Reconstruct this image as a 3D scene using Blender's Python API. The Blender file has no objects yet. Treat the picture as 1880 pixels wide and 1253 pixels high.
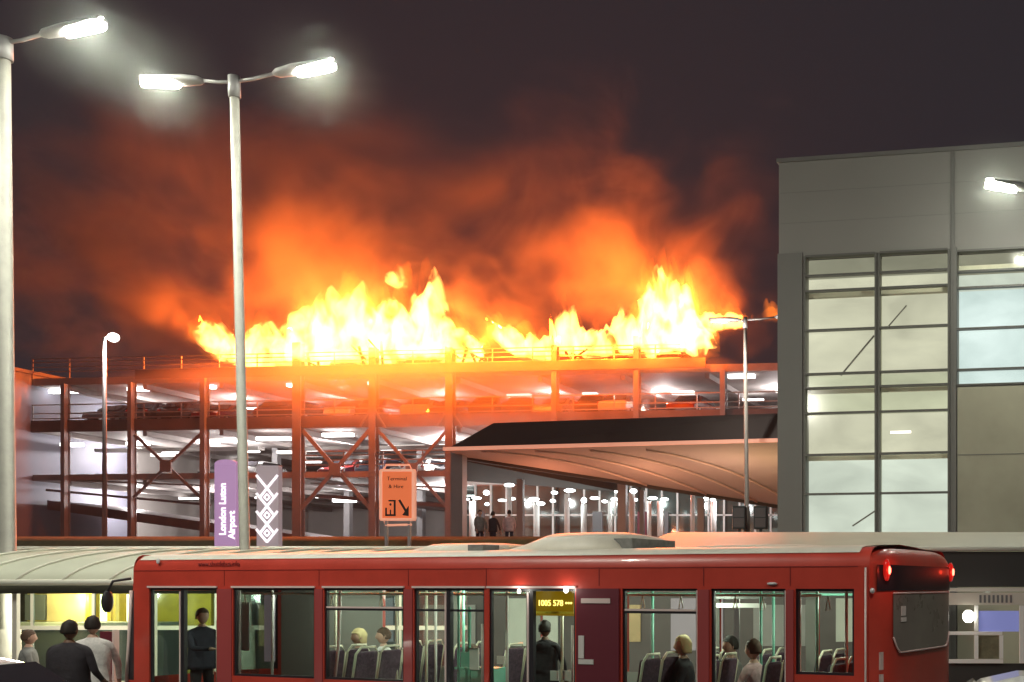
import bpy, bmesh, math, random
from mathutils import Vector, Matrix, noise
random.seed(7)
R = math.radians
F = 2150.0; PX = 1700.0; PY = 1075.0; H = 2.4
scene = bpy.context.scene
col = scene.collection

def P(px, py, D):
    """world point seen at photo pixel (px, py), D metres in front of the camera"""
    return Vector(((px-PX)*D/F, D, H+(PY-py)*D/F))

# ------------------------------------------------------------ materials
M = {}
def mat(name, c, rough=.6, metal=0., emit=None, es=0., var=0., vscale=3., bump=0., bscale=40., trans=0., alpha=1., spec=.5, coat=0.):
    m = bpy.data.materials.new(name); m.use_nodes = True
    nt = m.node_tree; b = nt.nodes['Principled BSDF']
    b.inputs['Base Color'].default_value = (*c, 1)
    b.inputs['Roughness'].default_value = rough
    b.inputs['Metallic'].default_value = metal
    b.inputs['Specular IOR Level'].default_value = spec
    b.inputs['Coat Weight'].default_value = coat
    b.inputs['Transmission Weight'].default_value = trans
    b.inputs['Alpha'].default_value = alpha
    if emit:
        b.inputs['Emission Color'].default_value = (*emit, 1)
        b.inputs['Emission Strength'].default_value = es
    if var > 0 or bump > 0:
        tc = nt.nodes.new('ShaderNodeTexCoord')
    if var > 0:
        n = nt.nodes.new('ShaderNodeTexNoise'); n.inputs['Scale'].default_value = vscale
        n.inputs['Detail'].default_value = 6; n.inputs['Roughness'].default_value = .65
        nt.links.new(tc.outputs['Object'], n.inputs['Vector'])
        r = nt.nodes.new('ShaderNodeValToRGB')
        r.color_ramp.elements[0].position = .3; r.color_ramp.elements[1].position = .7
        r.color_ramp.elements[0].color = (*[x*(1-var) for x in c], 1)
        r.color_ramp.elements[1].color = (*[min(1, x*(1+var)) for x in c], 1)
        nt.links.new(n.outputs['Fac'], r.inputs['Fac'])
        nt.links.new(r.outputs['Color'], b.inputs['Base Color'])
        mr = nt.nodes.new('ShaderNodeMapRange')
        mr.inputs['To Min'].default_value = max(0, rough-.12); mr.inputs['To Max'].default_value = min(1, rough+.12)
        nt.links.new(n.outputs['Fac'], mr.inputs['Value']); nt.links.new(mr.outputs['Result'], b.inputs['Roughness'])
    if bump > 0:
        n2 = nt.nodes.new('ShaderNodeTexNoise'); n2.inputs['Scale'].default_value = bscale; n2.inputs['Detail'].default_value = 5
        nt.links.new(tc.outputs['Object'], n2.inputs['Vector'])
        bp = nt.nodes.new('ShaderNodeBump'); bp.inputs['Strength'].default_value = bump; bp.inputs['Distance'].default_value = .02
        nt.links.new(n2.outputs['Fac'], bp.inputs['Height']); nt.links.new(bp.outputs['Normal'], b.inputs['Normal'])
    M[name] = m
    return m

def glass(name, tint=(.8, .85, .85), rough=.05, mix=.15):
    """thin window glass: mostly see-through with a glossy coat"""
    m = bpy.data.materials.new(name); m.use_nodes = True
    nt = m.node_tree; nt.nodes.clear()
    o = nt.nodes.new('ShaderNodeOutputMaterial'); mx = nt.nodes.new('ShaderNodeMixShader')
    t = nt.nodes.new('ShaderNodeBsdfTransparent'); g = nt.nodes.new('ShaderNodeBsdfGlossy')
    t.inputs['Color'].default_value = (*tint, 1); g.inputs['Roughness'].default_value = rough
    fr = nt.nodes.new('ShaderNodeLayerWeight'); fr.inputs['Blend'].default_value = .5
    pw = nt.nodes.new('ShaderNodeMath'); pw.operation = 'POWER'; pw.inputs[1].default_value = 5
    nt.links.new(fr.outputs['Facing'], pw.inputs[0])
    ad = nt.nodes.new('ShaderNodeMath'); ad.operation = 'MULTIPLY_ADD'; ad.inputs[1].default_value = .9; ad.inputs[2].default_value = mix+.025; ad.use_clamp = True
    nt.links.new(pw.outputs[0], ad.inputs[0]); nt.links.new(ad.outputs[0], mx.inputs[0])
    nt.links.new(t.outputs[0], mx.inputs[1]); nt.links.new(g.outputs[0], mx.inputs[2])
    nt.links.new(mx.outputs[0], o.inputs['Surface'])
    M[name] = m; return m

def emis(name, c, s):
    m = bpy.data.materials.new(name); m.use_nodes = True
    nt = m.node_tree; nt.nodes.clear()
    o = nt.nodes.new('ShaderNodeOutputMaterial'); e = nt.nodes.new('ShaderNodeEmission')
    e.inputs['Color'].default_value = (*c, 1); e.inputs['Strength'].default_value = s
    nt.links.new(e.outputs[0], o.inputs['Surface'])
    M[name] = m; return m

# ------------------------------------------------------------ mesh builder
class MB:
    def __init__(s): s.bm = bmesh.new()
    def box(s, x0, x1, y0, y1, z0, z1, mi=0):
        v = [s.bm.verts.new((x, y, z)) for x in (x0, x1) for y in (y0, y1) for z in (z0, z1)]
        for f in ((0,1,3,2),(4,6,7,5),(0,4,5,1),(2,3,7,6),(0,2,6,4),(1,5,7,3)):
            s.bm.faces.new([v[i] for i in f]).material_index = mi
        return s
    def obox(s, c, ux, uy, uz, mi=0):
        """box at centre c with half-axis vectors"""
        c = Vector(c); ux = Vector(ux); uy = Vector(uy); uz = Vector(uz)
        v = [s.bm.verts.new(c+a*ux+b*uy+d*uz) for a in (-1,1) for b in (-1,1) for d in (-1,1)]
        for f in ((0,1,3,2),(4,6,7,5),(0,4,5,1),(2,3,7,6),(0,2,6,4),(1,5,7,3)):
            s.bm.faces.new([v[i] for i in f]).material_index = mi
        return s
    def bar(s, a, b, w, h=None, mi=0):
        """rectangular bar from a to b, w wide across, h high"""
        a = Vector(a); b = Vector(b); d = (b-a); h = h or w
        up = Vector((0,0,1)) if abs(d.normalized().z) < .95 else Vector((0,1,0))
        sx = d.cross(up).normalized(); sz = sx.cross(d).normalized()
        return s.obox((a+b)/2, d/2, sx*w/2, sz*h/2, mi)
    def tube(s, pts, rad, n=10, mi=0, cap=True):
        pts = [Vector(p) for p in pts]
        if not hasattr(rad, '__len__'): rad = [rad]*len(pts)
        rings = []
        for i, p in enumerate(pts):
            d = (pts[min(i+1, len(pts)-1)]-pts[max(i-1, 0)]).normalized()
            up = Vector((0,0,1)) if abs(d.z) < .9 else Vector((0,1,0))
            a = d.cross(up).normalized(); b = a.cross(d).normalized()
            rings.append([s.bm.verts.new(p+rad[i]*(math.cos(2*math.pi*k/n)*a+math.sin(2*math.pi*k/n)*b)) for k in range(n)])
        for q in range(len(rings)-1):
            for k in range(n):
                f = s.bm.faces.new((rings[q][k], rings[q][(k+1)%n], rings[q+1][(k+1)%n], rings[q+1][k])); f.smooth = True; f.material_index = mi
        if cap:
            s.bm.faces.new(rings[0]).material_index = mi; s.bm.faces.new(rings[-1][::-1]).material_index = mi
        return s
    def loft(s, rings, mi=0, cap=True, smooth=True):
        rr = [[s.bm.verts.new(p) for p in r] for r in rings]; n = len(rr[0])
        for q in range(len(rr)-1):
            for k in range(n):
                f = s.bm.faces.new((rr[q][k], rr[q][(k+1)%n], rr[q+1][(k+1)%n], rr[q+1][k])); f.smooth = smooth; f.material_index = mi
        if cap:
            s.bm.faces.new(rr[0]).material_index = mi; s.bm.faces.new(rr[-1][::-1]).material_index = mi
        return s
    def prism(s, poly, off, mi=0):
        """polygon extruded by vector off"""
        off = Vector(off)
        a = [s.bm.verts.new(p) for p in poly]; b = [s.bm.verts.new(Vector(p)+off) for p in poly]; n = len(a)
        s.bm.faces.new(a).material_index = mi; s.bm.faces.new(b[::-1]).material_index = mi
        for k in range(n): s.bm.faces.new((a[k], b[k], b[(k+1)%n], a[(k+1)%n])).material_index = mi
        return s
    def ell(s, c, r, n=12, m=8, mi=0, rot=None):
        c = Vector(c); rings = []
        for i in range(1, m):
            t = math.pi*i/m
            ring = []
            for k in range(n):
                p = Vector((r[0]*math.sin(t)*math.cos(2*math.pi*k/n), r[1]*math.sin(t)*math.sin(2*math.pi*k/n), r[2]*math.cos(t)))
                if rot: p = rot @ p
                ring.append(c+p)
            rings.append(ring)
        return s.loft(rings, mi)
    def sheet(s, grid, mi=0, smooth=True):
        g = [[s.bm.verts.new(p) for p in r] for r in grid]
        for i in range(len(g)-1):
            for j in range(len(g[0])-1):
                f = s.bm.faces.new((g[i][j], g[i+1][j], g[i+1][j+1], g[i][j+1])); f.smooth = smooth; f.material_index = mi
        return s
    def wall(s, x0, x1, z0, z1, holes, y0, y1, mi=0):
        """upright slab (x,z) with rectangular holes (hx0,hx1,hz0,hz1)"""
        xs = sorted({x0, x1, *[min(max(h[i], x0), x1) for h in holes for i in (0,1)]})
        zs = sorted({z0, z1, *[min(max(h[i], z0), z1) for h in holes for i in (2,3)]})
        nx, nz = len(xs)-1, len(zs)-1
        def solid(i, k):
            if i < 0 or k < 0 or i >= nx or k >= nz: return False
            cx = (xs[i]+xs[i+1])/2; cz = (zs[k]+zs[k+1])/2
            return not any(h[0] < cx < h[1] and h[2] < cz < h[3] for h in holes)
        V = {}
        def v(i, k, y):
            key = (i, k, y)
            if key not in V: V[key] = s.bm.verts.new((xs[i], y, zs[k]))
            return V[key]
        def fc(*a): s.bm.faces.new(a).material_index = mi
        for i in range(nx):
            for k in range(nz):
                if not solid(i, k): continue
                fc(v(i,k,y0), v(i+1,k,y0), v(i+1,k+1,y0), v(i,k+1,y0))
                fc(v(i,k+1,y1), v(i+1,k+1,y1), v(i+1,k,y1), v(i,k,y1))
                if not solid(i-1, k): fc(v(i,k,y0), v(i,k+1,y0), v(i,k+1,y1), v(i,k,y1))
                if not solid(i+1, k): fc(v(i+1,k,y1), v(i+1,k+1,y1), v(i+1,k+1,y0), v(i+1,k,y0))
                if not solid(i, k-1): fc(v(i,k,y1), v(i+1,k,y1), v(i+1,k,y0), v(i,k,y0))
                if not solid(i, k+1): fc(v(i,k+1,y0), v(i+1,k+1,y0), v(i+1,k+1,y1), v(i,k+1,y1))
        return s
    def build(s, name, m, parent=None, bevel=0., smooth=False, kind=None, label=None):
        me = bpy.data.meshes.new(name)
        bmesh.ops.recalc_face_normals(s.bm, faces=s.bm.faces)
        s.bm.to_mesh(me); s.bm.free()
        for x in (m if isinstance(m, (list, tuple)) else [m]): me.materials.append(M[x] if isinstance(x, str) else x)
        o = bpy.data.objects.new(name, me); col.objects.link(o)
        if parent: o.parent = parent
        if smooth:
            for p in me.polygons: p.use_smooth = True
        if bevel:
            bv = o.modifiers.new('bevel', 'BEVEL'); bv.width = bevel; bv.segments = 2; bv.limit_method = 'ANGLE'; bv.angle_limit = R(40)
        if kind: o['kind'] = kind
        if label: o['label'] = label
        return o

def empty(name, loc=(0,0,0), rz=0, label=None, cat=None, group=None):
    o = bpy.data.objects.new(name, None); col.objects.link(o)
    o.empty_display_size = .2; o.location = loc; o.rotation_euler = (0,0,rz)
    if label: o['label'] = label
    if cat: o['category'] = cat
    if group: o['group'] = group
    return o
def tag(o, label=None, cat=None, group=None, kind=None):
    if label: o['label'] = label
    if cat: o['category'] = cat
    if group: o['group'] = group
    if kind: o['kind'] = kind
    return o
def kids(o): return [c for c in bpy.data.objects if c.parent == o]
def copy_tree(o, parent=None):
    c = o.copy(); col.objects.link(c)
    if parent: c.parent = parent
    for ch in kids(o): copy_tree(ch, c)
    return c
def text_mesh(s, size, extrude=.004, bold=False):
    """lettering as mesh data, centred, in the xz-plane facing -y"""
    cu = bpy.data.curves.new('t', 'FONT'); cu.body = s; cu.size = size; cu.extrude = extrude
    cu.align_x = 'CENTER'; cu.align_y = 'CENTER'
    if bold: cu.offset = size*.03
    o = bpy.data.objects.new('t', cu); col.objects.link(o)
    dg = bpy.context.evaluated_depsgraph_get()
    me = bpy.data.meshes.new_from_object(o.evaluated_get(dg))
    bpy.data.objects.remove(o)
    return me
def lettering(s, size, m, parent, loc, rot=(R(90),0,0), name='lettering', bold=False):
    me = text_mesh(s, size, bold=bold); me.materials.clear(); me.materials.append(M[m]); me.name = name
    o = bpy.data.objects.new(name, me); col.objects.link(o); o.parent = parent
    o.location = loc; o.rotation_euler = rot
    return o

# ------------------------------------------------------------ camera, sky, render
cd = bpy.data.cameras.new('camera'); cam = bpy.data.objects.new('camera', cd); col.objects.link(cam)
cam.location = (0,0,H); cam.rotation_euler = (R(90), 0, 0)
cd.sensor_width = 36; cd.lens = 36*F/1880; cd.shift_x = (940-PX)/1880; cd.shift_y = (PY-626.5)/1880
cd.clip_end = 2000; cd.clip_start = .1
scene.camera = cam
scene.view_settings.view_transform = 'Standard'; scene.view_settings.look = 'None'
scene.view_settings.exposure = 0; scene.view_settings.gamma = 1
scene.render.engine = 'CYCLES'
cy = scene.cycles
cy.use_denoising = True
try: cy.denoiser = 'OPENIMAGEDENOISE'
except Exception: pass
cy.max_bounces = 6; cy.diffuse_bounces = 2; cy.glossy_bounces = 2; cy.transmission_bounces = 3
cy.transparent_max_bounces = 24; cy.volume_bounces = 0
cy.sample_clamp_indirect = 3; cy.sample_clamp_direct = 0
cy.caustics_reflective = False; cy.caustics_refractive = False
cy.volume_step_rate = 1.0; cy.volume_max_steps = 128
w = bpy.data.worlds.new('World'); scene.world = w; w.use_nodes = True
nt = w.node_tree; bg = nt.nodes['Background']
sk = nt.nodes.new('ShaderNodeTexSky'); sk.sky_type = 'NISHITA'; sk.sun_disc = False
sk.sun_elevation = R(-6); sk.sun_rotation = R(200)
mxr = nt.nodes.new('ShaderNodeMix'); mxr.data_type = 'RGBA'; mxr.blend_type = 'ADD'; mxr.inputs[0].default_value = 1
sc_ = nt.nodes.new('ShaderNodeVectorMath'); sc_.operation = 'SCALE'; sc_.inputs['Scale'].default_value = .01
nt.links.new(sk.outputs['Color'], sc_.inputs[0])
nt.links.new(sc_.outputs[0], mxr.inputs[6]); mxr.inputs[7].default_value = (.265, .245, .30, 1)
nt.links.new(mxr.outputs[2], bg.inputs['Color']); bg.inputs['Strength'].default_value = .08
# ------------------------------------------------------------ fire and smoke on the roof deck
def flame_mat(name, c, s, nscale, lo, hi):
    m = bpy.data.materials.new(name); m.use_nodes = True
    nt = m.node_tree; nt.nodes.clear()
    o = nt.nodes.new('ShaderNodeOutputMaterial'); e = nt.nodes.new('ShaderNodeEmission')
    e.inputs['Color'].default_value = (*c, 1)
    ge = nt.nodes.new('ShaderNodeNewGeometry')
    mp = nt.nodes.new('ShaderNodeMapping'); mp.inputs['Scale'].default_value = (1, .6, .5)
    nt.links.new(ge.outputs['Position'], mp.inputs['Vector'])
    n = nt.nodes.new('ShaderNodeTexNoise'); n.inputs['Scale'].default_value = nscale; n.inputs['Detail'].default_value = 3
    n.inputs['Distortion'].default_value = .8
    nt.links.new(mp.outputs[0], n.inputs['Vector'])
    mr = nt.nodes.new('ShaderNodeMapRange'); mr.interpolation_type = 'SMOOTHSTEP'
    mr.inputs['From Min'].default_value = lo; mr.inputs['From Max'].default_value = hi
    mr.inputs['To Min'].default_value = 0; mr.inputs['To Max'].default_value = s
    nt.links.new(n.outputs['Fac'], mr.inputs['Value']); nt.links.new(mr.outputs[0], e.inputs['Strength'])
    nt.links.new(e.outputs[0], o.inputs['Volume'])
    M[name] = m; return m
flame_mat('flame_core', (1, .40, .08), 6.0, 1.1, .42, .60)
flame_mat('flame_edge', (1, .20, .012), .8, .6, .38, .66)

def flame_body(prof, D, thick, grow=0., jag=.35, seed=0):
    """closed flame: prof = [(px, top py, base py)], thick = half depth (m) at the base"""
    xs = [p[0] for p in prof]; n = max(14, int((xs[-1]-xs[0])/2.5)); K = 14
    def at(px, j):
        for a, b in zip(prof, prof[1:]):
            if a[0] <= px <= b[0]:
                t = (px-a[0])/(b[0]-a[0]); t = t*t*(3-2*t)
                return a[j]+(b[j]-a[j])*t
        return prof[-1][j]
    front, back = [], []
    for i in range(n+1):
        px = xs[0]+(xs[-1]-xs[0])*i/n
        top, base = at(px, 1), at(px, 2)
        edge = min(1, min(i, n-i)/(n*.12+.01)); edge = math.sqrt(max(0, edge*(2-edge)))
        hgt = max(2, base-top)
        jg = (noise.fractal(Vector((px*.06+seed, seed*3.1, 0)), 1., 2., 4)+.55*(.45-2*abs(noise.noise(Vector((px*.085+seed, 7.7, seed)))))+.45*(.4-2*abs(noise.noise(Vector((px*.21+seed, 3.3, seed))))))*jag
        top = base-hgt*(1+jg)-grow
        fr, bk = [], []
        for k in range(K+1):
            t = k/K; py = base+(top-base)*t+grow*.3*(1-t)
            sway = (9*noise.noise(Vector((px*.02+seed, t*2.2, seed)))+7*noise.noise(Vector((px*.06+seed, t*4, seed+4))))*t
            th = thick*(1-t)**.55*edge*(1+.5*noise.noise(Vector((px*.05, t*3, seed+9))))
            p = P(px+sway, py, D)
            fr.append(p-Vector((0, max(th, 0)+.01, 0))); bk.append(p+Vector((0, max(th, 0)+.01, 0)))
        front.append(fr); back.append(bk)
    mb = MB(); bm = mb.bm
    def vg(g): return [[bm.verts.new(p) for p in r] for r in g]
    A, B = vg(front), vg(back)
    for i in range(n):
        for k in range(K):
            bm.faces.new((A[i][k], A[i+1][k], A[i+1][k+1], A[i][k+1])); bm.faces.new((B[i][k+1], B[i+1][k+1], B[i+1][k], B[i][k]))
        bm.faces.new((A[i][0], B[i][0], B[i+1][0], A[i+1][0])); bm.faces.new((A[i][K], A[i+1][K], B[i+1][K], B[i][K]))
    for k in range(K):
        bm.faces.new((A[0][k], A[0][k+1], B[0][k+1], B[0][k])); bm.faces.new((A[n][k+1], A[n][k], B[n][k], B[n][k+1]))
    return mb
FD = 70.0
fires = [
 ('low ragged flames leaning outward at the far end of the burning roof deck', [(372,592,612),(390,588,640),(408,600,655),(430,612,672),(447,620,673),(462,606,675),(490,592,676),(508,600,674),(530,606,674),(546,612,674)], 1.8),
 ('tall bright wall of flame burning between the two thickest roof posts', [(536,600,668),(552,568,672),(568,578,670),(588,556,670),(604,560,668),(625,536,668),(645,528,668),(665,530,668),(680,548,668),(700,560,668)], 2.4),
 ('tallest pair of flame tongues rising over the middle of the roof', [(690,560,664),(708,552,662),(725,548,660),(745,562,660),(765,552,660),(785,528,660),(797,518,660),(812,540,660),(826,576,658),(840,600,658),(862,618,656),(884,632,656)], 2.4),
 ('small detached yellow flame licking up into the smoke', [(708,506,518),(718,500,526),(732,492,532),(742,490,526),(748,502,516)], .45),
 ('slanting tongue of flame right of the charred posts', [(905,590,604),(918,596,630),(932,598,645),(950,608,655),(975,616,656),(1000,616,656),(1020,620,654)], 1.5),
 ('broken yellow flames burning through wrecked cars on the roof', [(1018,572,654),(1035,562,652),(1052,566,650),(1068,590,650),(1090,606,648),(1112,604,648),(1128,590,646),(1146,572,646),(1160,574,644),(1174,590,644)], 1.3),
 ('solid white hot pillar of flame near the end of the roof deck', [(1170,548,646),(1182,556,648),(1196,520,648),(1208,500,648),(1222,508,648),(1236,522,646),(1250,520,644),(1264,530,640),(1276,566,634),(1290,600,628),(1310,605,620)], 2.8),
 ('long flat flame blowing towards the grey building', [(1286,585,606),(1300,572,606),(1320,574,602),(1340,572,600),(1358,580,598),(1366,586,596)], 1.0),
 ('thin red flame at the corner beside the grey building', [(1385,580,590),(1400,572,588),(1415,564,586),(1432,566,584),(1440,570,582)], .7),
]
for i, (lab, prof, th) in enumerate(fires):
    FD = 70-(sum(p[0] for p in prof)/len(prof)-60)*5/1380+.9
    r = empty('flame', P(sum(p[0] for p in prof)/len(prof), 655, FD), label=lab, cat='fire', group='flames along the roof deck')
    a = flame_body(prof, FD, th, 0, .3, i*3.7).build('flame_core', 'flame_core' if i != 8 else 'flame_edge', r)
    b = flame_body([(p[0]-6+12*k/(len(prof)-1), p[1]-8, p[2]) for k, p in enumerate(prof)], FD+.1, th*1.3, 4, .6, i*5.1+2).build('flame_envelope', 'flame_edge', r)
    for q in (a, b): q.matrix_parent_inverse = Matrix.Translation(-r.location)

def smoke_mat(name, dens, c, aniso, nscale, lo, hi, power=1.6):
    m = bpy.data.materials.new(name); m.use_nodes = True
    nt = m.node_tree; nt.nodes.clear()
    o = nt.nodes.new('ShaderNodeOutputMaterial'); v = nt.nodes.new('ShaderNodeVolumePrincipled')
    v.inputs['Color'].default_value = (*c, 1); v.inputs['Anisotropy'].default_value = aniso
    tc = nt.nodes.new('ShaderNodeTexCoord'); ge = nt.nodes.new('ShaderNodeNewGeometry')
    ln = nt.nodes.new('ShaderNodeVectorMath'); ln.operation = 'LENGTH'
    nt.links.new(tc.outputs['Object'], ln.inputs[0])
    fo = nt.nodes.new('ShaderNodeMapRange'); fo.interpolation_type = 'SMOOTHSTEP'
    fo.inputs['From Min'].default_value = 1; fo.inputs['From Max'].default_value = .15
    nw = nt.nodes.new('ShaderNodeTexNoise'); nw.inputs['Scale'].default_value = 1.7; nw.inputs['Detail'].default_value = 2
    nt.links.new(tc.outputs['Object'], nw.inputs['Vector'])
    wa = nt.nodes.new('ShaderNodeMath'); wa.operation = 'MULTIPLY_ADD'; wa.inputs[1].default_value = 1.5; wa.inputs[2].default_value = -.60
    nt.links.new(nw.outputs['Fac'], wa.inputs[0])
    ws = nt.nodes.new('ShaderNodeMath'); ws.operation = 'ADD'
    nt.links.new(ln.outputs['Value'], ws.inputs[0]); nt.links.new(wa.outputs[0], ws.inputs[1])
    nt.links.new(ws.outputs[0], fo.inputs['Value'])
    n = nt.nodes.new('ShaderNodeTexNoise'); n.inputs['Scale'].default_value = nscale; n.inputs['Detail'].default_value = 6
    n.inputs['Roughness'].default_value = .6; n.inputs['Distortion'].default_value = 1.0
    nt.links.new(ge.outputs['Position'], n.inputs['Vector'])
    mr = nt.nodes.new('ShaderNodeMapRange'); mr.interpolation_type = 'SMOOTHSTEP'
    mr.inputs['From Min'].default_value = lo; mr.inputs['From Max'].default_value = hi; mr.inputs['To Max'].default_value = dens
    nt.links.new(n.outputs['Fac'], mr.inputs['Value'])
    mu = nt.nodes.new('ShaderNodeMath'); mu.operation = 'MULTIPLY'
    nt.links.new(mr.outputs[0], mu.inputs[0]); nt.links.new(fo.outputs[0], mu.inputs[1])
    nt.links.new(mu.outputs[0], v.inputs['Density'])
    nt.links.new(v.outputs[0], o.inputs['Volume'])
    m.cycles.volume_step_rate = 1.0
    M[name] = m; return m
smoke_mat('smoke_volume', .22, (.72, .70, .70), .2, .16, .42, .60)
smoke_mat('thin_smoke', .10, (.62, .60, .62), .2, .09, .44, .66)
smoke_mat('veil_volume', .40, (.8, .7, .65), .3, .12, .2, .6)

def halo_mat(name, dens):  # soft volume standing in for lens bloom round the lamps
    m = bpy.data.materials.new(name); m.use_nodes = True; nt = m.node_tree; nt.nodes.clear()
    o = nt.nodes.new('ShaderNodeOutputMaterial'); v = nt.nodes.new('ShaderNodeVolumePrincipled')
    v.inputs['Color'].default_value = (.85,.92,.84,1); v.inputs['Anisotropy'].default_value = 0
    tc = nt.nodes.new('ShaderNodeTexCoord'); ln = nt.nodes.new('ShaderNodeVectorMath'); ln.operation = 'LENGTH'
    nt.links.new(tc.outputs['Object'], ln.inputs[0])
    fo = nt.nodes.new('ShaderNodeMapRange'); fo.interpolation_type = 'SMOOTHSTEP'
    fo.inputs['From Min'].default_value = 1; fo.inputs['From Max'].default_value = 0; fo.inputs['To Max'].default_value = dens
    nt.links.new(ln.outputs['Value'], fo.inputs['Value']); nt.links.new(fo.outputs[0], v.inputs['Density']); nt.links.new(v.outputs[0], o.inputs['Volume'])
    M[name] = m
halo_mat('lamp_halo', .030)
def plume(px, py, D, wpx, hpx, depth, m, lab, rot=0):
    c = P(px, py, D); mb = MB(); mb.ell((0,0,0), (1,1,1), 20, 12)
    o = mb.build('smoke', m); o.location = c; o.scale = (wpx*D/F, depth, hpx*D/F); o.rotation_euler = (0, R(rot), 0)
    tag(o, lab, 'smoke', None, 'stuff'); return o
plume(640, 520, 72, 280, 240, 9, 'smoke_volume', 'orange lit smoke rising over the tallest flames', 10)
plume(1200, 500, 71, 270, 230, 9, 'smoke_volume', 'orange lit smoke billowing above the white hot pillar of flame', -8)
plume(920, 590, 73, 150, 120, 7, 'smoke_volume', 'deep red smoke low behind the flames in the middle of the roof', 0)
plume(200, 500, 74, 480, 260, 9, 'smoke_volume', 'dull red smoke drifting away over the stair tower', 12)
plume(560, 380, 74, 640, 330, 12, 'thin_smoke', 'thin dull red smoke spreading high over the car park', 8)
plume(1150, 380, 74, 420, 280, 10, 'thin_smoke', 'thin brown smoke high above the end of the roof', -10)
plume(800, 722, 64.3, 680, 118, 3.0, 'veil_volume', 'thin orange smoke veiling the front of the upper deck')
FD = 69.5
# light given off by the flames
def lamp(name, loc, watts, c, rad=.5, parent=None, spot=None, rot=None, blend=.5):
    ld = bpy.data.lights.new(name, 'SPOT' if spot else 'POINT'); ld.energy = watts; ld.color = c; ld.shadow_soft_size = rad
    if spot: ld.spot_size = R(spot); ld.spot_blend = blend
    o = bpy.data.objects.new(name, ld); col.objects.link(o); o.location = loc
    if rot: o.rotation_euler = rot
    if parent: o.parent = parent
    return o
for px, py, wt in ((470, 620, 8e3), (580, 600, 8e3), (680, 590, 9e3), (790, 590, 10e3), (900, 610, 7e3), (1000, 620, 6e3), (1100, 610, 8e3), (1200, 570, 9e3), (1250, 560, 7e3), (1340, 585, 6e3), (400,600,5e3), (330,600,1.2e3)):
    lamp('fire_and_fill_light', P(px, py, FD), wt*.72, (1, .125, .010), .1)  # last one added beside the flames to redden the drifting smoke
# added lamps out past the deck edge to light the smoke veil
for k in range(16):
    px = 450+55*k; wt = 1.15e3*(.5+.5*math.sin(math.pi*(k+1.5)/18))*(1.25 if k % 3 else .8)
    lamp('fire_and_fill_light', P(px, 640-8*(k%3), 64.6-(k%2)*.6), wt*.85, (1, .125, .008), .1, None)
# ------------------------------------------------------------ surface materials
mat('asphalt', (.05,.05,.052), .8, var=.3, vscale=1.5, bump=.5, bscale=60)
mat('upper_paving', (.24,.20,.19), .7, var=.2, vscale=2, bump=.2)
mat('bank_grass', (.17,.13,.05), .9, var=.35, vscale=2.5, bump=.8, bscale=20)
mat('kerb', (.35,.34,.32), .8, var=.15)
mat('deck_concrete', (.30,.27,.26), .75, var=.18, vscale=.6, bump=.2)
mat('steel_dark', (.16,.14,.14), .5, .3, var=.15, vscale=1)
mat('steel_column', (.24,.235,.24), .5, .2, var=.12, vscale=1)
mat('back_wall', (.42,.39,.37), .8, var=.1, vscale=.4)
mat('tower_grey', (.24,.24,.30), .6, var=.08, vscale=.5)
mat('rail_steel', (.45,.42,.40), .4, .6)
mat('car_glass', (.02,.02,.025), .08, coat=1)
mat('rubber', (.02,.02,.02), .8)
mat('alloy', (.5,.5,.5), .3, .9)
mat('headlamp', (.8,.8,.8), .1, coat=1)
mat('tail_red', (.35,.01,.01), .2, coat=1)
mat('charred', (.02,.017,.015), .9, var=.4, vscale=5)
emis('strip_lamp', (1,.98,.95), 9)
emis('strip_lamp_soft', (1,.9,.82), 2.5)
emis('street_led', (1,1,.86), 260)
emis('small_led', (1,.92,.82), 14)
emis('canopy_lamp', (.92,1,.98), 9)
mat('galvanised', (.36,.355,.31), .6, .25, var=.12, vscale=4)
mat('lamp_grey', (.36,.36,.35), .45, .3)
mat('pole_dark', (.20,.18,.18), .5, .4)
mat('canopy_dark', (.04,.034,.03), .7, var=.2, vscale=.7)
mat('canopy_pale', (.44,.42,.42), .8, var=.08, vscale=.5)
mat('canopy_seam', (.75,.62,.54), .6)
mat('white_column', (.8,.8,.78), .5)
mat('grey_column', (.16,.16,.17), .5)
mat('terminal_wall', (.42,.41,.40), .7, var=.15, vscale=.5)
glass('terminal_glass', (.75,.85,.84), .1, .08)
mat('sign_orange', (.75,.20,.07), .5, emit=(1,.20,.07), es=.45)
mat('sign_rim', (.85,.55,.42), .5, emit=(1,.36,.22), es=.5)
mat('sign_black', (.02,.015,.01), .6)
mat('totem_purple', (.40,.24,.46), .5, emit=(.55,.33,.62), es=.42)
mat('totem_mauve', (.36,.31,.36), .5, emit=(.5,.40,.44), es=.3)
mat('totem_white', (.9,.88,.9), .5, emit=(1,.95,1), es=1.1)
mat('bin_green', (.03,.045,.045), .4)
mat('panel_grey', (.20,.195,.18), .55, var=.05, vscale=.3, bump=.03, bscale=8)
mat('panel_grey_dark', (.13,.13,.12), .5, var=.06, vscale=.4)
mat('mullion', (.10,.10,.09), .5, .2)
glass('office_glass', (1,1,.97), .12, -.015)
mat('office_inside', (.72,.72,.60), .8, var=.12, vscale=.5)
mat('office_blind', (.82,.84,.76), .8, var=.1, vscale=.8)
mat('cladding_beige', (.33,.32,.24), .35, var=.18, vscale=.35, coat=.5)
mat('shelter_roof', (.66,.68,.54), .5, var=.08, vscale=1.2)
mat('shelter_rib', (.88,.88,.75), .5)
mat('shelter_dark', (.03,.03,.028), .6)
mat('shelter_frame', (.6,.57,.5), .5)
mat('kiosk_yellow', (.80,.55,.05), .5, var=.2, vscale=3)
mat('kiosk_cream', (.75,.55,.30), .5, var=.15, vscale=2)
emis('kiosk_lamp', (1,.90,.45), 7)
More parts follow.
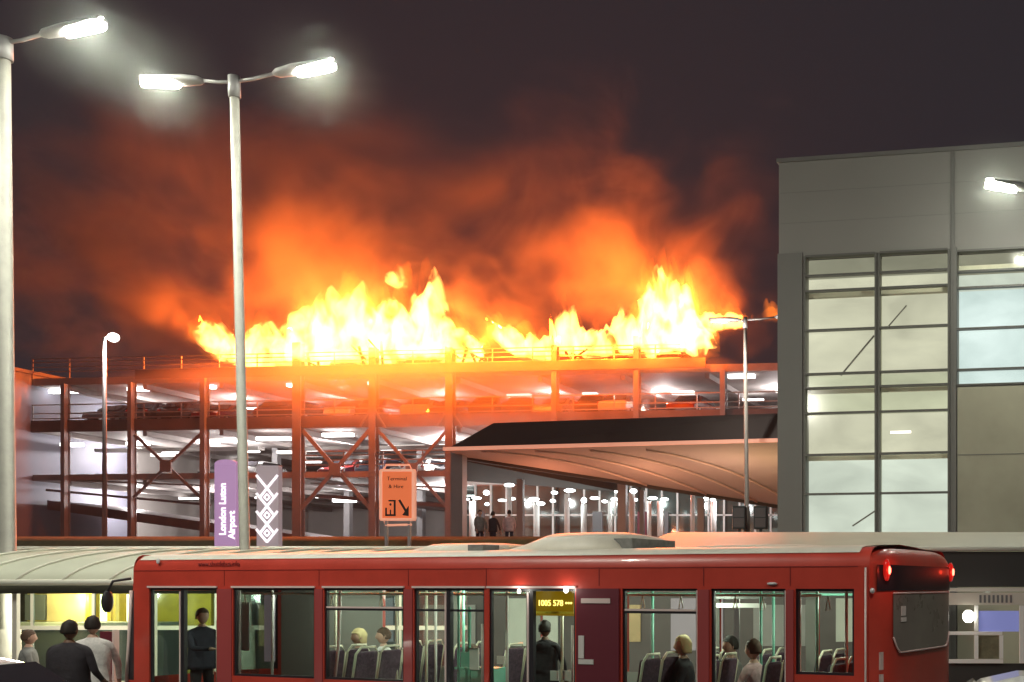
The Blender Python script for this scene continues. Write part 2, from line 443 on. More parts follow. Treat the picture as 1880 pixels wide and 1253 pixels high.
emis('round_lamp', (1,.97,.80), 10)
mat('bus_red', (.62,.062,.038), .38, var=.13, vscale=1.6, bump=.04, bscale=3, coat=.25)
mat('bus_pillar', (.42,.07,.07), .4, coat=.4)
mat('bus_roof', (.82,.78,.66), .45, var=.12, vscale=1.5)
mat('bus_black', (.018,.016,.022), .45, coat=.1)
mat('bus_trim', (.85,.68,.64), .4)
mat('bus_inside', (.30,.29,.26), .7)
mat('bus_floor', (.06,.06,.065), .7)
mat('bus_text', (.24,.02,.02), .5)
glass('bus_glass', (.85,.92,.88), .04, .0)
glass('bus_glass_dark', (.60,.64,.62), .06, .02)
mat('seat_fabric', (.10,.06,.09), .9, var=.5, vscale=25)
mat('seat_rail', (.75,.72,.55), .4)
mat('grab_green', (.22,.55,.42), .4)
mat('paper', (.75,.72,.68), .7)
emis('tail_lamp', (1,.10,.06), 10)
mat('lens_red', (.5,.01,.01), .15, emit=(1,.02,.01), es=.35, coat=1)
emis('led_amber', (1,.66,.14), 4)
mat('led_board', (.10,.07,.005), .5, emit=(.60,.30,.0), es=.35)
emis('bus_lamp', (1,.95,.85), 6)
mat('white_paint', (.75,.76,.68), .35, coat=.6)
mat('maroon_panel', (.16,.02,.035), .5)
mat('blue_screen', (.2,.22,.5), .4, emit=(.3,.35,.8), es=.35)
mat('skin', (.55,.34,.25), .6)
mat('skin_dark', (.16,.085,.05), .6)
mat('cloth_black', (.025,.022,.028), .85, var=.3, vscale=7, bump=1., bscale=9)
mat('cloth_navy', (.03,.03,.05), .85, var=.3, vscale=7, bump=1., bscale=9)
mat('cloth_white', (.75,.73,.70), .85, var=.3, vscale=7, bump=1., bscale=9)
mat('cloth_grey', (.22,.22,.21), .85, var=.3, vscale=7, bump=1., bscale=9)
mat('cloth_pink', (.62,.42,.42), .85, var=.3, vscale=7, bump=1., bscale=9)
mat('cloth_olive', (.16,.15,.09), .85, var=.3, vscale=7, bump=1., bscale=9)
mat('cloth_aqua', (.40,.55,.52), .85, var=.3, vscale=7, bump=1., bscale=9)
mat('hair_dark', (.02,.014,.01), .7)
mat('hair_blond', (.55,.44,.22), .7)
mat('hair_brown', (.09,.05,.03), .7)
mat('eye', (.03,.03,.03), .2)
# ------------------------------------------------------------ ground
UP = 3.7
MB().box(-400, 300, -60, 34, -.5, 0).build('ground', 'asphalt', kind='structure')
MB().box(-400, 300, 38.2, 600, -.5, UP).build('upper_ground', 'upper_paving', kind='structure')
g = []
for i in range(61):
    x = -60+i*1.6; row = []
    for k in range(9):
        t = k/8; z = (UP+.32)*(t*t*(3-2*t)); y = 34-.2+4.6*t
        row.append((x, y, z-.02+.10*noise.noise(Vector((x*.5, y, 0)))*math.sin(math.pi*t)))
    row.append((x, 39.2, UP-.3)); g.append(row)
MB().sheet(g).build('bank', 'bank_grass', kind='structure')
MB().box(-60, 30, 19.2, 33.7, .01, .13).build('pavement', 'kerb', kind='structure')

# ------------------------------------------------------------ car park
def ZP(px): return 70-(px-60)*5/1380       # depth of the facade line under photo column px
cp = empty('car_park', (0,0,0), label='long open sided multi storey car park with its roof deck on fire', cat='car park')
A = P(60, 900, ZP(60)); B = P(1470, 900, ZP(1470)); A.z = B.z = 0
u = (B-A).normalized(); nin = Vector((-u.y, u.x, 0)); L = (B-A).length
def C(s, d, z): return A+u*s+nin*d+Vector((0,0,z))
def S(px):
    k = (px-PX)/F  # s along the facade where the ray through column px crosses it
    return (k*A.y-A.x)/(u.x-k*u.y)
def slab(mb, s0, s1, d0, d1, z0, z1, mi=0):
    v = [mb.bm.verts.new(C(s, d, z)) for s in (s0, s1) for d in (d0, d1) for z in (z0, z1)]
    for f in ((0,1,3,2),(4,6,7,5),(0,4,5,1),(2,3,7,6),(0,2,6,4),(1,5,7,3)):
        mb.bm.faces.new([v[i] for i in f]).material_index = mi
DEP = 26.
ROOF, F3, F2, F1 = 14.75, 12.1, 9.0, 5.8
for z, th in ((ROOF, .42), (F3, .55), (F2, .35)):
    mb = MB(); slab(mb, 0, L+30, 0, DEP, z-th, z)
    for k in range(int((L+28)/4.9)): slab(mb, 2+k*4.9, 2.25+k*4.9, .3, DEP-.3, z-th-.30, z-th-.003)
    mb.build('deck', 'deck_concrete', cp)
mb = MB(); slab(mb, -.0, L+30, DEP, DEP+.3, UP, ROOF-.43); slab(mb, -.3, -.05, 8.1, DEP+.3, UP, ROOF-.43); mb.build('wall', 'back_wall', cp)
mb = MB(); slab(mb, -5.2, -.05, -1.2, 8, UP-1, ROOF+.25); slab(mb, -5.4, .1, -1.35, 8.15, ROOF+.252, ROOF+.45); mb.build('stair_tower', 'tower_grey', cp)
# columns: (photo column, width, top)
for px, wd, top in ((125,.34,ROOF-.4),(247,.34,ROOF-.4),(380,.42,ROOF+.1),(552,.72,ROOF+1.7),(690,.55,ROOF+1.3),(830,.6,ROOF+1.2),(1022,.42,ROOF+1.2),(1172,.42,ROOF+1.6),(1330,.4,ROOF-.4)):
    s = S(px); mb = MB()
    for a, b in (((-wd*.36, wd*.36), (-.16, -.10)), ((-wd*.36, wd*.36), (.22, .28)), ((-.06, .06), (-.10, .22))):
        slab(mb, s+a[0], s+a[1], b[0]-.25, b[1]-.25, UP, top)
    mb.build('column', 'steel_column', cp)
for k in range(10):                       # inner row
    s = 4+k*5.1; mb = MB(); slab(mb, s-.2, s+.2, 9, 9.4, UP, ROOF-.43); mb.build('inner_column', 'steel_column', cp)
# edge rails
def rail(z, s0, s1, d=-.05, name='railing', hs=(.35,.62,.9,1.12), th=.06, m='rail_steel'):
    mb = MB()
    for h in hs: slab(mb, s0, s1, d-.04, d, z+h, z+h+th)
    k = s0
    while k < s1: slab(mb, k, k+.06, d, d+.05, z, z+hs[-1]+.04); k += 2.4
    return mb.build(name, m, cp)
rail(ROOF, 0, S(1250)); rail(F3, 0, L+2, hs=(.2,.5,1.02)); rail(F2, S(560), L+2)
mb = MB(); slab(mb, S(260), S(1300), -.5, -.42, ROOF-.25, ROOF+.30); mb.build('parapet', 'steel_dark', cp)
mb = MB(); slab(mb, 0, L+2, -.12, -.02, F3-.58, F3+.12); mb.build('parapet', 'steel_dark', cp)
# sloping ramp on the lowest visible storey
def ramp(z0, z1, th, s0, s1, m, name='ramp', d0=.4, d1=5.5):
    mb = MB(); v = [mb.bm.verts.new(C(s, d, zz)) for s, zb in ((s0, z0), (s1, z1)) for d in (d0, d1) for zz in (zb-th, zb)]
    for f in ((0,1,3,2),(4,6,7,5),(0,4,5,1),(2,3,7,6),(0,2,6,4),(1,5,7,3)): mb.bm.faces.new([v[i] for i in f])
    return mb.build(name, m, cp)
sA, sB = S(76), S(690)
def zat(py, px): return H+(PY-py)*ZP(px)/F
ramp(zat(918,76), zat(985,560), .55, sA, S(560), 'steel_dark')
ramp(zat(897,76), zat(925,380), .14, sA, S(380), 'steel_dark', 'ramp_rail', .3, .4)
ramp(zat(878,76), zat(890,380), .10, sA, S(380), 'rail_steel', 'ramp_rail', .3, .4)
ramp(zat(905,560), zat(925,820), .22, S(560), S(820), 'steel_dark', 'ramp', .6, 8)
ramp(zat(885,560), zat(893,820), .10, S(560), S(820), 'rail_steel', 'ramp_rail', .5, .6)
# X bracing
def xbrace(pa, pb, ya, yb, wd=.16):
    mb = MB()
    q = lambda px, py: C(S(px), -.2, zat(py, px))
    mb.bar(q(pa, ya), q(pb, yb), .1, wd); mb.bar(q(pa, yb)-Vector((0,.11,0)), q(pb, ya)-Vector((0,.11,0)), .1, wd)
    cx = (pa+pb)/2; cyy = (ya+yb)/2; c = q(cx, cyy); mb.obox(c-Vector((0,.2,0)), u*.35, nin*.04, (0,0,.35))
    mb.build('cross_brace', 'steel_column', cp)
xbrace(252, 374, 800, 915); xbrace(560, 684, 792, 935, .22); xbrace(698, 826, 792, 935, .16)
# small struts under the deck
for px in (690, 830):
    mb = MB(); q = lambda x, y: C(S(x), -.35, zat(y, x))
    mb.bar(q(px, 748), q(px-22, 785), .1); mb.bar(q(px, 748), q(px+24, 788), .1); mb.build('strut', 'steel_column', cp)
# ceiling strip lights: (photo x, y, length m, soft)
for px, py, ln, md in ((92,713,1.9,'strip_lamp'),(228,709,1.2,'strip_lamp'),(365,703,.35,'strip_lamp'),(388,703,.35,'strip_lamp'),(525,693,1.2,'strip_lamp'),(672,684,.9,'strip_lamp'),(862,684,1.6,'strip_lamp_soft'),(1000,683,1.2,'strip_lamp_soft'),(1190,676,1.4,'strip_lamp_soft'),(1352,660,1.5,'strip_lamp'),(1405,672,1.8,'strip_lamp_soft'),(275,720,1.6,'strip_lamp_soft'),(150,727,2.2,'strip_lamp_soft'),
                       (105,812,1.3,'strip_lamp'),(155,814,1.5,'strip_lamp_soft'),(228,810,1.3,'strip_lamp'),(358,806,1.3,'strip_lamp'),(410,808,1.8,'strip_lamp_soft'),(480,801,2.0,'strip_lamp'),(600,794,1.8,'strip_lamp'),(640,797,2.4,'strip_lamp_soft'),(735,795,1.9,'strip_lamp_soft'),(760,800,2.6,'strip_lamp_soft'),(612,916,1.3,'strip_lamp')):
    d = .9 if md == 'strip_lamp' else 6.
    s = S(px); z = zat(py, px)
    ceil = (ROOF-.42 if py < 740 else F3-.55 if py < 850 else 99)
    z = min(z*(1 if d < 2 else 1), ceil-.06)
    mb = MB(); slab(mb, s-ln/2, s+ln/2, d, d+.35, z-.12, z+.06); mb.build('strip_light', md, cp)
for k in range(11):
    for zc, dd in ((ROOF-.78, 7.5), (F3-.95, 7.5), (ROOF-.78, 14), (F3-.95, 14), (F2-.75, 9)):
        mb = MB(); slab(mb, 2.2+k*4.9+.6*(k%2), 3.5+k*4.9+.6*(k%2), dd, dd+.2, zc-.05, zc+.04); mb.build('strip_light', 'strip_lamp', cp)
for s0 in range(2, 52, 7):
    for zc in (ROOF-1.1, F3-1.2, F2-.9):
        lamp('deck_light', C(s0, 5.5, zc), 330 if zc > 12 else 760 if zc > 9 else 800, (1,.94,.92), .08, cp)
# ventilation trunks and pipes inside level two
for k in range(4):
    mb = MB(); slab(mb, 1+k*13, 12+k*13, 3.4, 4.0, F2+1.75-.06*k, F2+1.95-.06*k); mb.build('service_duct', 'rail_steel', cp)
# charred posts and frames standing in the flames
for px, hh in ((566,1.2),(583,.7),(668,1.5),(700,1.8),(842,1.3),(876,1.0),(890,.9),(1048,1.0),(1075,.8)):
    mb = MB(); s = S(px); mb.bar(C(s, .2, ROOF), C(s+random.uniform(-.5,.5), .2, ROOF+hh), .12); mb.bar(C(s, .2, ROOF+hh*.5), C(s+random.choice((-1,1))*.9, .2, ROOF+hh*1.05), .08)
    mb.build('charred_post', 'charred', cp)

# ------------------------------------------------------------ cars
def make_car(name, paint, hatch=True):
    r = empty(name)
    n = 2*[0]
    # side outline (x forward, z up)
    prof = [(-2.05,.35),(-2.1,.62),(-2.06,.86),(-1.75,.95),(-1.35,1.36),(-.9,1.46),(.1,1.47),(.5,1.38),(1.05,.98),(1.75,.84),(2.05,.66),(2.1,.38)] if hatch else \
           [(-2.15,.35),(-2.2,.66),(-2.1,.92),(-1.6,.97),(-1.05,1.34),(-.7,1.42),(.15,1.43),(.5,1.35),(1.1,.96),(1.8,.84),(2.12,.66),(2.18,.38)]
    rings = []
    for yy, ins, zs in ((-.86,.10,.90),(-.80,.03,.97),(-.5,0,1),(.5,0,1),(.80,.03,.97),(.86,.10,.90)):
        ring = []
        for x, z in prof:
            y = yy*(1 if z < 1 else (1-.22*min(1, (z-.95)/.5)))
            ring.append((x*(1-ins*.25), y, .35+(z-.35)*(zs if z > .6 else 1)))
        rings.append(ring)
    MB().loft(rings, smooth=False).build('body', paint, r, bevel=.03)
    mb = MB()
    for sy in (-1, 1):
        mb.prism([(-1.45,.80*sy,1.0),(-1.12,.715*sy,1.30),(.35,.705*sy,1.32),(.85,.80*sy,1.0)], (0,.035*sy,0))
    mb.prism([(.55,-.62,1.34),(.55,.62,1.34),(1.06,.70,1.0),(1.06,-.70,1.0)], (.03,0,.03))
    mb.prism([(-1.38,-.6,1.31),(-1.38,.6,1.31),(-1.76,.68,1.0),(-1.76,-.68,1.0)], (-.04,0,.03))
    mb.build('windows', 'car_glass', r)
    for x in (-1.3, 1.3):
        for sy in (-1, 1):
            wv = MB().tube([(x,.70*sy,.32),(x,.89*sy,.32)], .32, 18).build('wheel', 'rubber', r)
            MB().tube([(x,.885*sy,.32),(x,.90*sy,.32)], .2, 12).build('rim', 'alloy', wv)
    for sy in (-1, 1):
        MB().ell((2.0,.62*sy,.70), (.10,.17,.08), 10, 6).build('headlight', 'headlamp', r)
        MB().ell((-2.04,.66*sy,.80), (.07,.13,.10), 10, 6).build('tail_light', 'tail_red', r)
        MB().ell((.62,.93*sy,1.0), (.07,.08,.06), 8, 5).build('mirror', paint, r)
    return r
paints = {'silver': (.5,.5,.5), 'dark grey': (.06,.06,.065), 'white': (.75,.75,.73), 'black': (.015,.015,.015), 'dark blue': (.02,.03,.08), 'dark red': (.15,.01,.01)}
protos = {}
for k, c in paints.items():
    mat('paint_'+k.replace(' ', '_'), c, .35, .0, coat=1.)
rot_u = math.atan2(u.y, u.x)
ordn = ['first','second','third','fourth','fifth','sixth','seventh','eighth','ninth','tenth','eleventh','twelfth','thirteenth','fourteenth','fifteenth','sixteenth']
def put_car(key, loc, rz, lab, group, sc=1.):
    if key not in protos: protos[key] = make_car('parked_car', 'paint_'+key.replace(' ', '_'), len(protos) % 2 == 0); o = protos[key]
    else: o = copy_tree(protos[key])
    o.location = loc; o.rotation_euler = (0,0,rz); tag(o, lab, 'car', group); return o
rc = random.Random(4)
keys = list(paints)
pxs = [148, 225, 288, 342, 462, 498, 600, 655, 735, 785, 866, 925, 985, 1062, 1112, 1240]
for i, px in enumerate(pxs):
    k = keys[(i*5+2) % 6] if i not in (0, 2) else 'dark grey'
    put_car(k, C(S(px), 3.0+rc.uniform(0,.5), F3), rot_u+math.pi/2*(1 if i % 3 else -1)+rc.uniform(-.06,.06), f'{k} car on the storey directly under the fire, {ordn[i]} from the stair tower', 'cars parked under the burning deck')
pxs2 = [262, 330, 508, 585, 640, 668, 730, 772]
for i, px in enumerate(pxs2):
    k = keys[(i*5+1) % 6]
    put_car(k, C(S(px), 6.6+rc.uniform(0,1), F2), rot_u+math.pi/2*(1 if i % 2 else -1), f'{k} car on the brightly lit middle storey, {ordn[i]} from the stair tower', 'cars parked on the middle storey')
mat('burnt_shell', (.03,.024,.02), .9, var=.4, vscale=4)
paints['burnt'] = 0; M['paint_burnt'] = M['burnt_shell']
for i, px in enumerate((606, 745, 1062, 1104, 1215)):
    put_car('burnt', C(S(px), 3.3, ROOF), rot_u+(0 if i in (2,3) else 1.57), f'burnt out car shell in the flames on the roof deck, {ordn[i]} from the stair tower', 'burning cars on the roof deck')
# ------------------------------------------------------------ pick-up canopy in front of the car park
cn = empty('canopy', (0,0,0), label='wide canopy with dark hipped roof edge and pale ribbed underside', cat='canopy')
fl, fr = P(820,825,48), P(1470,808,43.5)
tl, tr = P(906,777,48.9), P(1470,758,44.4)
bl, br = P(850,840,50.5), P(1470,934,56)
bl.z = P(850,838,50.5).z
MB().prism([fl, fr, tr, tl], (0, .9, .02)).build('roof_slope', 'canopy_dark', cn)
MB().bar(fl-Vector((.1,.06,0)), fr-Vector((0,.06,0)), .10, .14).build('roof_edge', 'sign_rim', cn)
# underside, gently bowed
def under(a, t):   # a along, t front-to-back
    p = fl.lerp(fr, a).lerp(bl.lerp(br, a), t)
    return p+Vector((0,0,-.03+.35*math.sin(math.pi*t)*a))
MB().sheet([[under(i/24, k/8) for k in range(9)] for i in range(25)]).build('underside', 'canopy_pale', cn)
for a0, a1 in ((.10,.52),(.26,.70),(.42,.86),(.58,1.0)):
    MB().tube([under(a0+(a1-a0)*k/8, .12+.86*k/8)-Vector((0,.05,.05)) for k in range(9)], .045, 6).build('rib', 'canopy_seam', cn)
mb = MB(); mb.bar(bl, br, .25, .3); mb.build('back_beam', 'canopy_dark', cn)
# deep dark ceiling zone behind the left part
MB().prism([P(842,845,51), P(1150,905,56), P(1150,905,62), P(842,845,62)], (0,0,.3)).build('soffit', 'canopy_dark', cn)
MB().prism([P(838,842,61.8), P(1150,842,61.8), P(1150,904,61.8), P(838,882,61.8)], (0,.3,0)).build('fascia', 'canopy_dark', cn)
for px, wd, m, D, top in ((838,.5,'steel_column',49.5,830),(954,.28,'grey_column',54,880),(1141,.38,'grey_column',54,880),(1178,.2,'grey_column',55,900),(1286,.3,'grey_column',55,915)):
    p = P(px, top, D); MB().box(p.x-wd/2, p.x+wd/2, D, D+wd, UP, p.z).build('column', m, cn)
# arrivals hall behind: pale glazed wall
th = empty('terminal_building', (0,0,0), label='brightly lit glazed terminal frontage behind the canopy', cat='building')
a, b = P(842,960,64), P(1500,960,64)
MB().box(a.x, b.x+8, 66.5, 66.9, UP, UP+4.6).build('wall', 'terminal_wall', th)
mb = MB(); x = a.x
while x < b.x: mb.box(x, x+.10, 64.0, 64.15, UP, UP+4.2); x += .85
mb.box(a.x, b.x, 63.9, 64.2, UP+4.2, UP+4.7); mb.box(a.x, b.x, 64.0, 64.1, UP+2.5, UP+2.58); mb.build('window_frame', 'white_column', th)
MB().box(a.x, b.x, 64.05, 64.07, UP+.1, UP+4.15).build('glazing', 'terminal_glass', th)
MB().box(P(1075,0,63).x, P(1150,0,63).x, 63.2, 63.5, UP, UP+1.1).build('dark_panel', 'grey_column', th)
for px0, px1, c in ((1082,1100,'grey_column'),(1165,1182,'maroon_panel'),(870,880,'grey_column'),(1215,1222,'grey_column')):
    MB().box(P(px0,0,63).x, P(px1,0,63).x, 63.6, 63.8, UP, UP+2.7).build('doorway', c, th)
# white posts with lamps
posts = [(867,917,60),(935,892,56),(985,918,59),(1040,903,57),(1072,922,60),(1120,917,60),(1160,902,56),(1192,917,60),(1212,917,60),(1272,902,57),(1310,917,60)]
for i, (px, py, D) in enumerate(posts):
    p = P(px, py, D); wd = .22 if i % 2 else .30
    MB().tube([(p.x, D, UP), (p.x, D, p.z-.1)], wd/2, 12).build('white_post', 'white_column', cn)
for px, py, D, wd, hh in ((852,917,58,.8,.22),(875,915,58,.7,.22),(893,905,55,.4,.4),(894,926,58,.28,.26),(935,891,55,.72,.28),(922,919,58,.6,.2),(940,916,58,.5,.22),(961,918,58,.24,.24),(980,917,58,.8,.32),(993,925,58,.6,.3),(1018,905,56,.45,.26),(1015,920,58,.4,.26),(1046,901,56,.8,.28),(1045,918,59,.2,.2),(1072,919,58,.4,.45),(1092,915,58,.7,.24),(1110,921,58,.4,.24),(1128,917,58,.5,.26),(1131,903,56,.2,.2),
                          (1163,902,56,.5,.36),(1167,918,58,.28,.24),(1198,915,58,.7,.26),(1220,917,58,.6,.22),(1277,902,56,.42,.34),(1296,916,58,.36,.30),(1309,918,58,.4,.22),(1357,918,57,.5,.28),(1388,917,57,.42,.26),(852,835,50,.2,.2)):
    p = P(px, py, D); MB().ell(p, (wd*.34,.16,hh*.30), 14, 8).build('ceiling_lamp', 'canopy_lamp', cn)
for px, py, D, wt, c in ((870,905,60,170,(1,.98,.95)),(960,905,60,170,(1,.98,.95)),(1050,905,60,170,(.9,1,.97)),(1150,905,60,170,(.9,1,.97)),(1240,910,60,170,(1,.98,.98)),(1330,915,60,170,(1,.95,.95)),
                      (1000,935,51,170,(1,.30,.14)),(1180,945,50,200,(1,.42,.22)),(1330,950,48,200,(1,.55,.36)),(1425,965,47,220,(1,.6,.25))):
    lamp('lamp_light', P(px, py, D), wt, c, .06, cn)

# ------------------------------------------------------------ tall lamp posts
def head(parent, tip_dir, base, reach, tilt, led='street_led', sc=1.):
    """arm from the post top, housing and lit LED panel; tip_dir is +1 / -1 along x"""
    d = tip_dir
    e = base+Vector((d*reach*.55, 0, reach*.55*math.tan(tilt)))
    a = MB().tube([base, base.lerp(e, .5)+Vector((0,0,-.02)), e], .045*sc, 8).build('arm', 'lamp_grey', parent)
    ax = Vector((d*math.cos(tilt), 0, math.sin(tilt))); up = Vector((-d*math.sin(tilt), 0, math.cos(tilt)))
    h0 = e; L1 = .62*sc; L2 = .9*sc
    hs = MB()
    rings = []
    for t, wy, wz in ((0,.07,.05),(.12,.16,.10),(.5,.2,.13),(1.0,.22,.09),(1.45,.2,.06),(1.55,.1,.03)):
        c = h0+ax*t*sc; rings.append([c+Vector((0,1,0))*wy*sc*math.cos(2*math.pi*k/12)+up*wz*sc*math.sin(2*math.pi*k/12) for k in range(12)])
    hs.loft(rings).build('lamp_head', 'lamp_grey', parent)
    c = h0+ax*1.05*sc-up*.055*sc
    pan = MB()
    pr = []
    for t, wd in ((-.46,.06),(-.38,.18),(.34,.20),(.46,.08)):
        pc = c+ax*t*sc; pr.append([pc+Vector((0,1,0))*wd*sc*math.cos(2*math.pi*k/12)+up*.14*sc*math.sin(2*math.pi*k/12) for k in range(12)])
    pan.loft(pr).build('lamp_panel', led, parent)
    return c-up*.12
def street_lamp(px, py, D, heads, lab, r0=.10, r1=.075, lean=0., watts=520, led='street_led', sc=.76, base=0., mpole='galvanised', group=None):
    top = P(px, py, D)
    r = empty('street_lamp', (top.x, D, base), label=lab, cat='street lamp', group=group)
    hgt = top.z-base
    r.rotation_euler = (0, -lean, 0)
    r.location.x = top.x+math.sin(lean)*hgt
    MB().tube([(0,0,0),(0,0,.3),(0,0,1.6),(0,0,1.62),(0,0,hgt)], [r0*1.5,r0*1.5,r0*1.45,r0,r1], 16).build('pole', mpole, r)
    MB().tube([(0,0,hgt-.3),(0,0,hgt+.10)], r1*1.35, 12).build('pole_cap', 'lamp_grey', r)
    for d, reach, tilt, wt in heads:
        c = head(r, d, Vector((0,0,hgt)), reach, tilt, led, sc)
    for j, (d, reach, tilt, wt) in enumerate(heads):
        if px < -500 or px > 2300: lamp('lamp_light', (d*(reach*.55+.9), 0, hgt-.25), 1500*wt, (1,.97,.84), .1, r)
        if wt > .05 and -500 < px < 2300 and led == 'street_led':
            mc = r.matrix_basis @ Vector((d*(reach*.55+1.05*sc), 0, hgt+reach*.1))
            mb = MB(); mb.ell((0,0,0), (1,1,1), 18, 10); o = mb.build('halo', 'lamp_halo'); o.location = mc; o.scale = (1.5,1.4,1.35)  # added ball of scattering volume, makes the halo round the lamp
            tag(o, 'added pale mist glowing round a lit head of the '+lab[:40].rsplit(' ',1)[0], 'halo', None, 'stuff')
    return r
LG = 'tall lamp posts beside the bus stop'
street_lamp(430, 150, 22, ((1,1.35,R(10),1),(-1,1.05,R(3),.8)), 'tall double headed lamp post standing behind the red bus, both lamps lit', .09, .078, R(1.3), group=LG)
street_lamp(5, 80, 21, ((1,1.25,R(12),1),(-1,1.2,R(3),.6)), 'tall lamp post at the edge of the picture in front of the curved shelter roof', .125, .115, R(.6), group=LG)
street_lamp(2004, 364, 26, ((-1,2.2,R(9),.35),(1,1.2,R(3),.1)), 'lamp whose lit head shows against the grey building, its post out of view', .115, .10, 0, group=LG)
street_lamp(1368, 588, 43, ((1,2.0,R(5),.0),(-1,.3,R(2),.0)), 'slim lamp post with dark head in front of the long canopy', .085, .065, R(.5), led='sign_rim', base=UP, group=None)
lamp('lamp_light', P(1330, 640, 42), 350, (1,.9,.82), .08)  # added fill near the slim post, whitens the red car park columns
street_lamp(-1480, -700, 10.0, ((1,1.2,R(5),1.5),), 'lamp post standing out of the picture beside the bus lane', .115, .10, 0, group=LG)
street_lamp(2600, -700, 8.0, ((-1,1.2,R(5),.2),), 'lamp post standing out of the picture beside the parked white car', .115, .10, 0, group=LG)  # added out of view to lift the dark rear of the bus
# single small post on the left
p = P(192, 620, 45)
r = empty('lamp_post', (p.x, 45, UP), label='slim single post with one small round lamp before the car park', cat='street lamp')
MB().tube([(0,0,0),(0,0,p.z-UP)], [.09,.06], 12).build('pole', 'pole_dark', r)
MB().tube([(0,0,p.z-UP-.05),(.15,0,p.z-UP+.08),(.3,0,p.z-UP+.02)], .05, 8).build('arm', 'pole_dark', r)
MB().ell((.34,0,p.z-UP-.0), (.20,.2,.17), 14, 8).build('lamp_head', 'small_led', r)
lamp('lamp_light', (.34,-.3,p.z-UP-.4), 700, (1,.93,.86), .08, r)
# two dark cabinets fixed either side of the slim post
for px, s_ in ((1358,'nearer the fire'),(1397,'nearer the grey building')):
    p = P(px, 951, 42.6); r = empty('cabinet', (p.x, 42.6, p.z-.42), label=f'dark green cabinet beside the slim lamp post, the one {s_}', cat='cabinet', group='dark cabinets at the slim post')
    MB().box(-.24,.24,-.2,.2,0,.84).build('body', 'bin_green', r, bevel=.03)
    MB().box(-.19,.19,-.215,-.2,.08,.40).build('door', 'steel_dark', r); MB().box(-.19,.19,-.215,-.2,.44,.76).build('door', 'grey_column', r)
    MB().box(-.05,.05,-.05,.05,UP-(p.z-.42),0).build('leg', 'bin_green', r)

# ------------------------------------------------------------ signs
def flat_sign(px0, px1, py0, py1, D): 
    a, b = P(px0, py1, D), P(px1, py0, D); return a.x, b.x, a.z, b.z
# purple totem
x0,x1,z0,z1 = flat_sign(393,433,852,1008,31)
t = empty('totem_sign', ((x0+x1)/2, 31, 0), label='narrow purple totem with white lettering running up it', cat='sign')
wd = (x1-x0)/2
MB().box(-wd,wd,0,.22,1.0,z1).build('panel', 'totem_purple', t, bevel=.02)
MB().box(-wd*.8,wd*.8,.03,.19,0,1.0).build('base', 'lamp_grey', t)
MB().loft([[(wd*1.0*math.cos(k*math.pi/8), y, z1+.12*math.sin(k*math.pi/8)) for k in range(9)] for y in (.01,.21)], smooth=False).build('top_cap', 'totem_purple', t)
lettering('London Luton', .24, 'totem_white', t, (-.05, -.012, z1-1.20), (R(90), R(-90), 0), bold=True)
lettering('Airport', .24, 'totem_white', t, (.19, -.012, z1-1.62), (R(90), R(-90), 0), bold=True)
# mauve lattice totem
x0,x1,z0,z1 = flat_sign(470,511,855,1008,31)
t = empty('totem_sign', ((x0+x1)/2, 31, 0), label='mauve totem with white diamond lattice pattern', cat='sign')
MB().box(-wd,wd,0,.22,.9,z1).build('panel', 'totem_mauve', t, bevel=.02)
MB().box(-wd*.8,wd*.8,.03,.19,0,.9).build('base', 'lamp_grey', t)
mb = MB(); st = 33*31/F; w2 = wd*.98
zt = z1-18*31/F
for k in range(4):
    zc = zt-k*st
    segs = [((-w2,zc),(0,zc-st*.72)),((w2,zc),(0,zc-st*.72))]
    segs += [((0,zc-st*.72),(-w2*.62,zc-st*1.2)),((0,zc-st*.72),(w2*.62,zc-st*1.2))] if k < 3 else []
    for (ax,az),(bx,bz) in segs: mb.bar((ax,-.012,az),(bx,-.012,bz), .02, .055)
    if k < 3:
        dz = zc-st*1.22
        for q in range(4):
            an = q*math.pi/2; mb.bar((.075*math.cos(an),-.012,dz+.085*math.sin(an)),(.075*math.cos(an+math.pi/2),-.012,dz+.085*math.sin(an+math.pi/2)), .02, .03)
mb.build('lattice_pattern', 'totem_white', t)
# orange direction sign
x0,x1,z0,z1 = flat_sign(699,759,864,954,36)
t = empty('direction_sign', ((x0+x1)/2, 36, 3.3), label='orange framed sign with black symbol and arrow pointing down right', cat='sign')
wd = (x1-x0)/2; z0 -= 3.3; z1 -= 3.3
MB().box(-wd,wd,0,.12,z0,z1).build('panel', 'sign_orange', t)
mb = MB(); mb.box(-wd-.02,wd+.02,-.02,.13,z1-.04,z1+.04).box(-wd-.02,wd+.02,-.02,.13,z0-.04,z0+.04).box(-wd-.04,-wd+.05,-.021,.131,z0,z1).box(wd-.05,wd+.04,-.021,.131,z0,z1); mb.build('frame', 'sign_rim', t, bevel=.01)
mb = MB(); mb.tube([(-wd+.08,.05,z1+.04),(-wd+.14,.05,z1+.17),(wd-.14,.05,z1+.17),(wd-.08,.05,z1+.04)], .03, 8); mb.build('top_bar', 'sign_rim', t)
mb = MB(); mb.tube([(-wd+.1,.05,z0-.05),(-wd+.12,.05,z0-.18),(wd-.08,.05,z0-.16)], .035, 8); mb.build('bottom_bar', 'sign_rim', t)
for sx in (-1,1): MB().box(sx*wd*.7-.04, sx*wd*.7+.04, .02,.10, -.5, z0-.04).build('post', 'lamp_grey', t)
hz = z1-z0
lettering('Terminal', .17, 'sign_black', t, (-.0,-.01,z1-.26)); lettering('& Hire', .17, 'sign_black', t, (-.03,-.01,z1-.50))
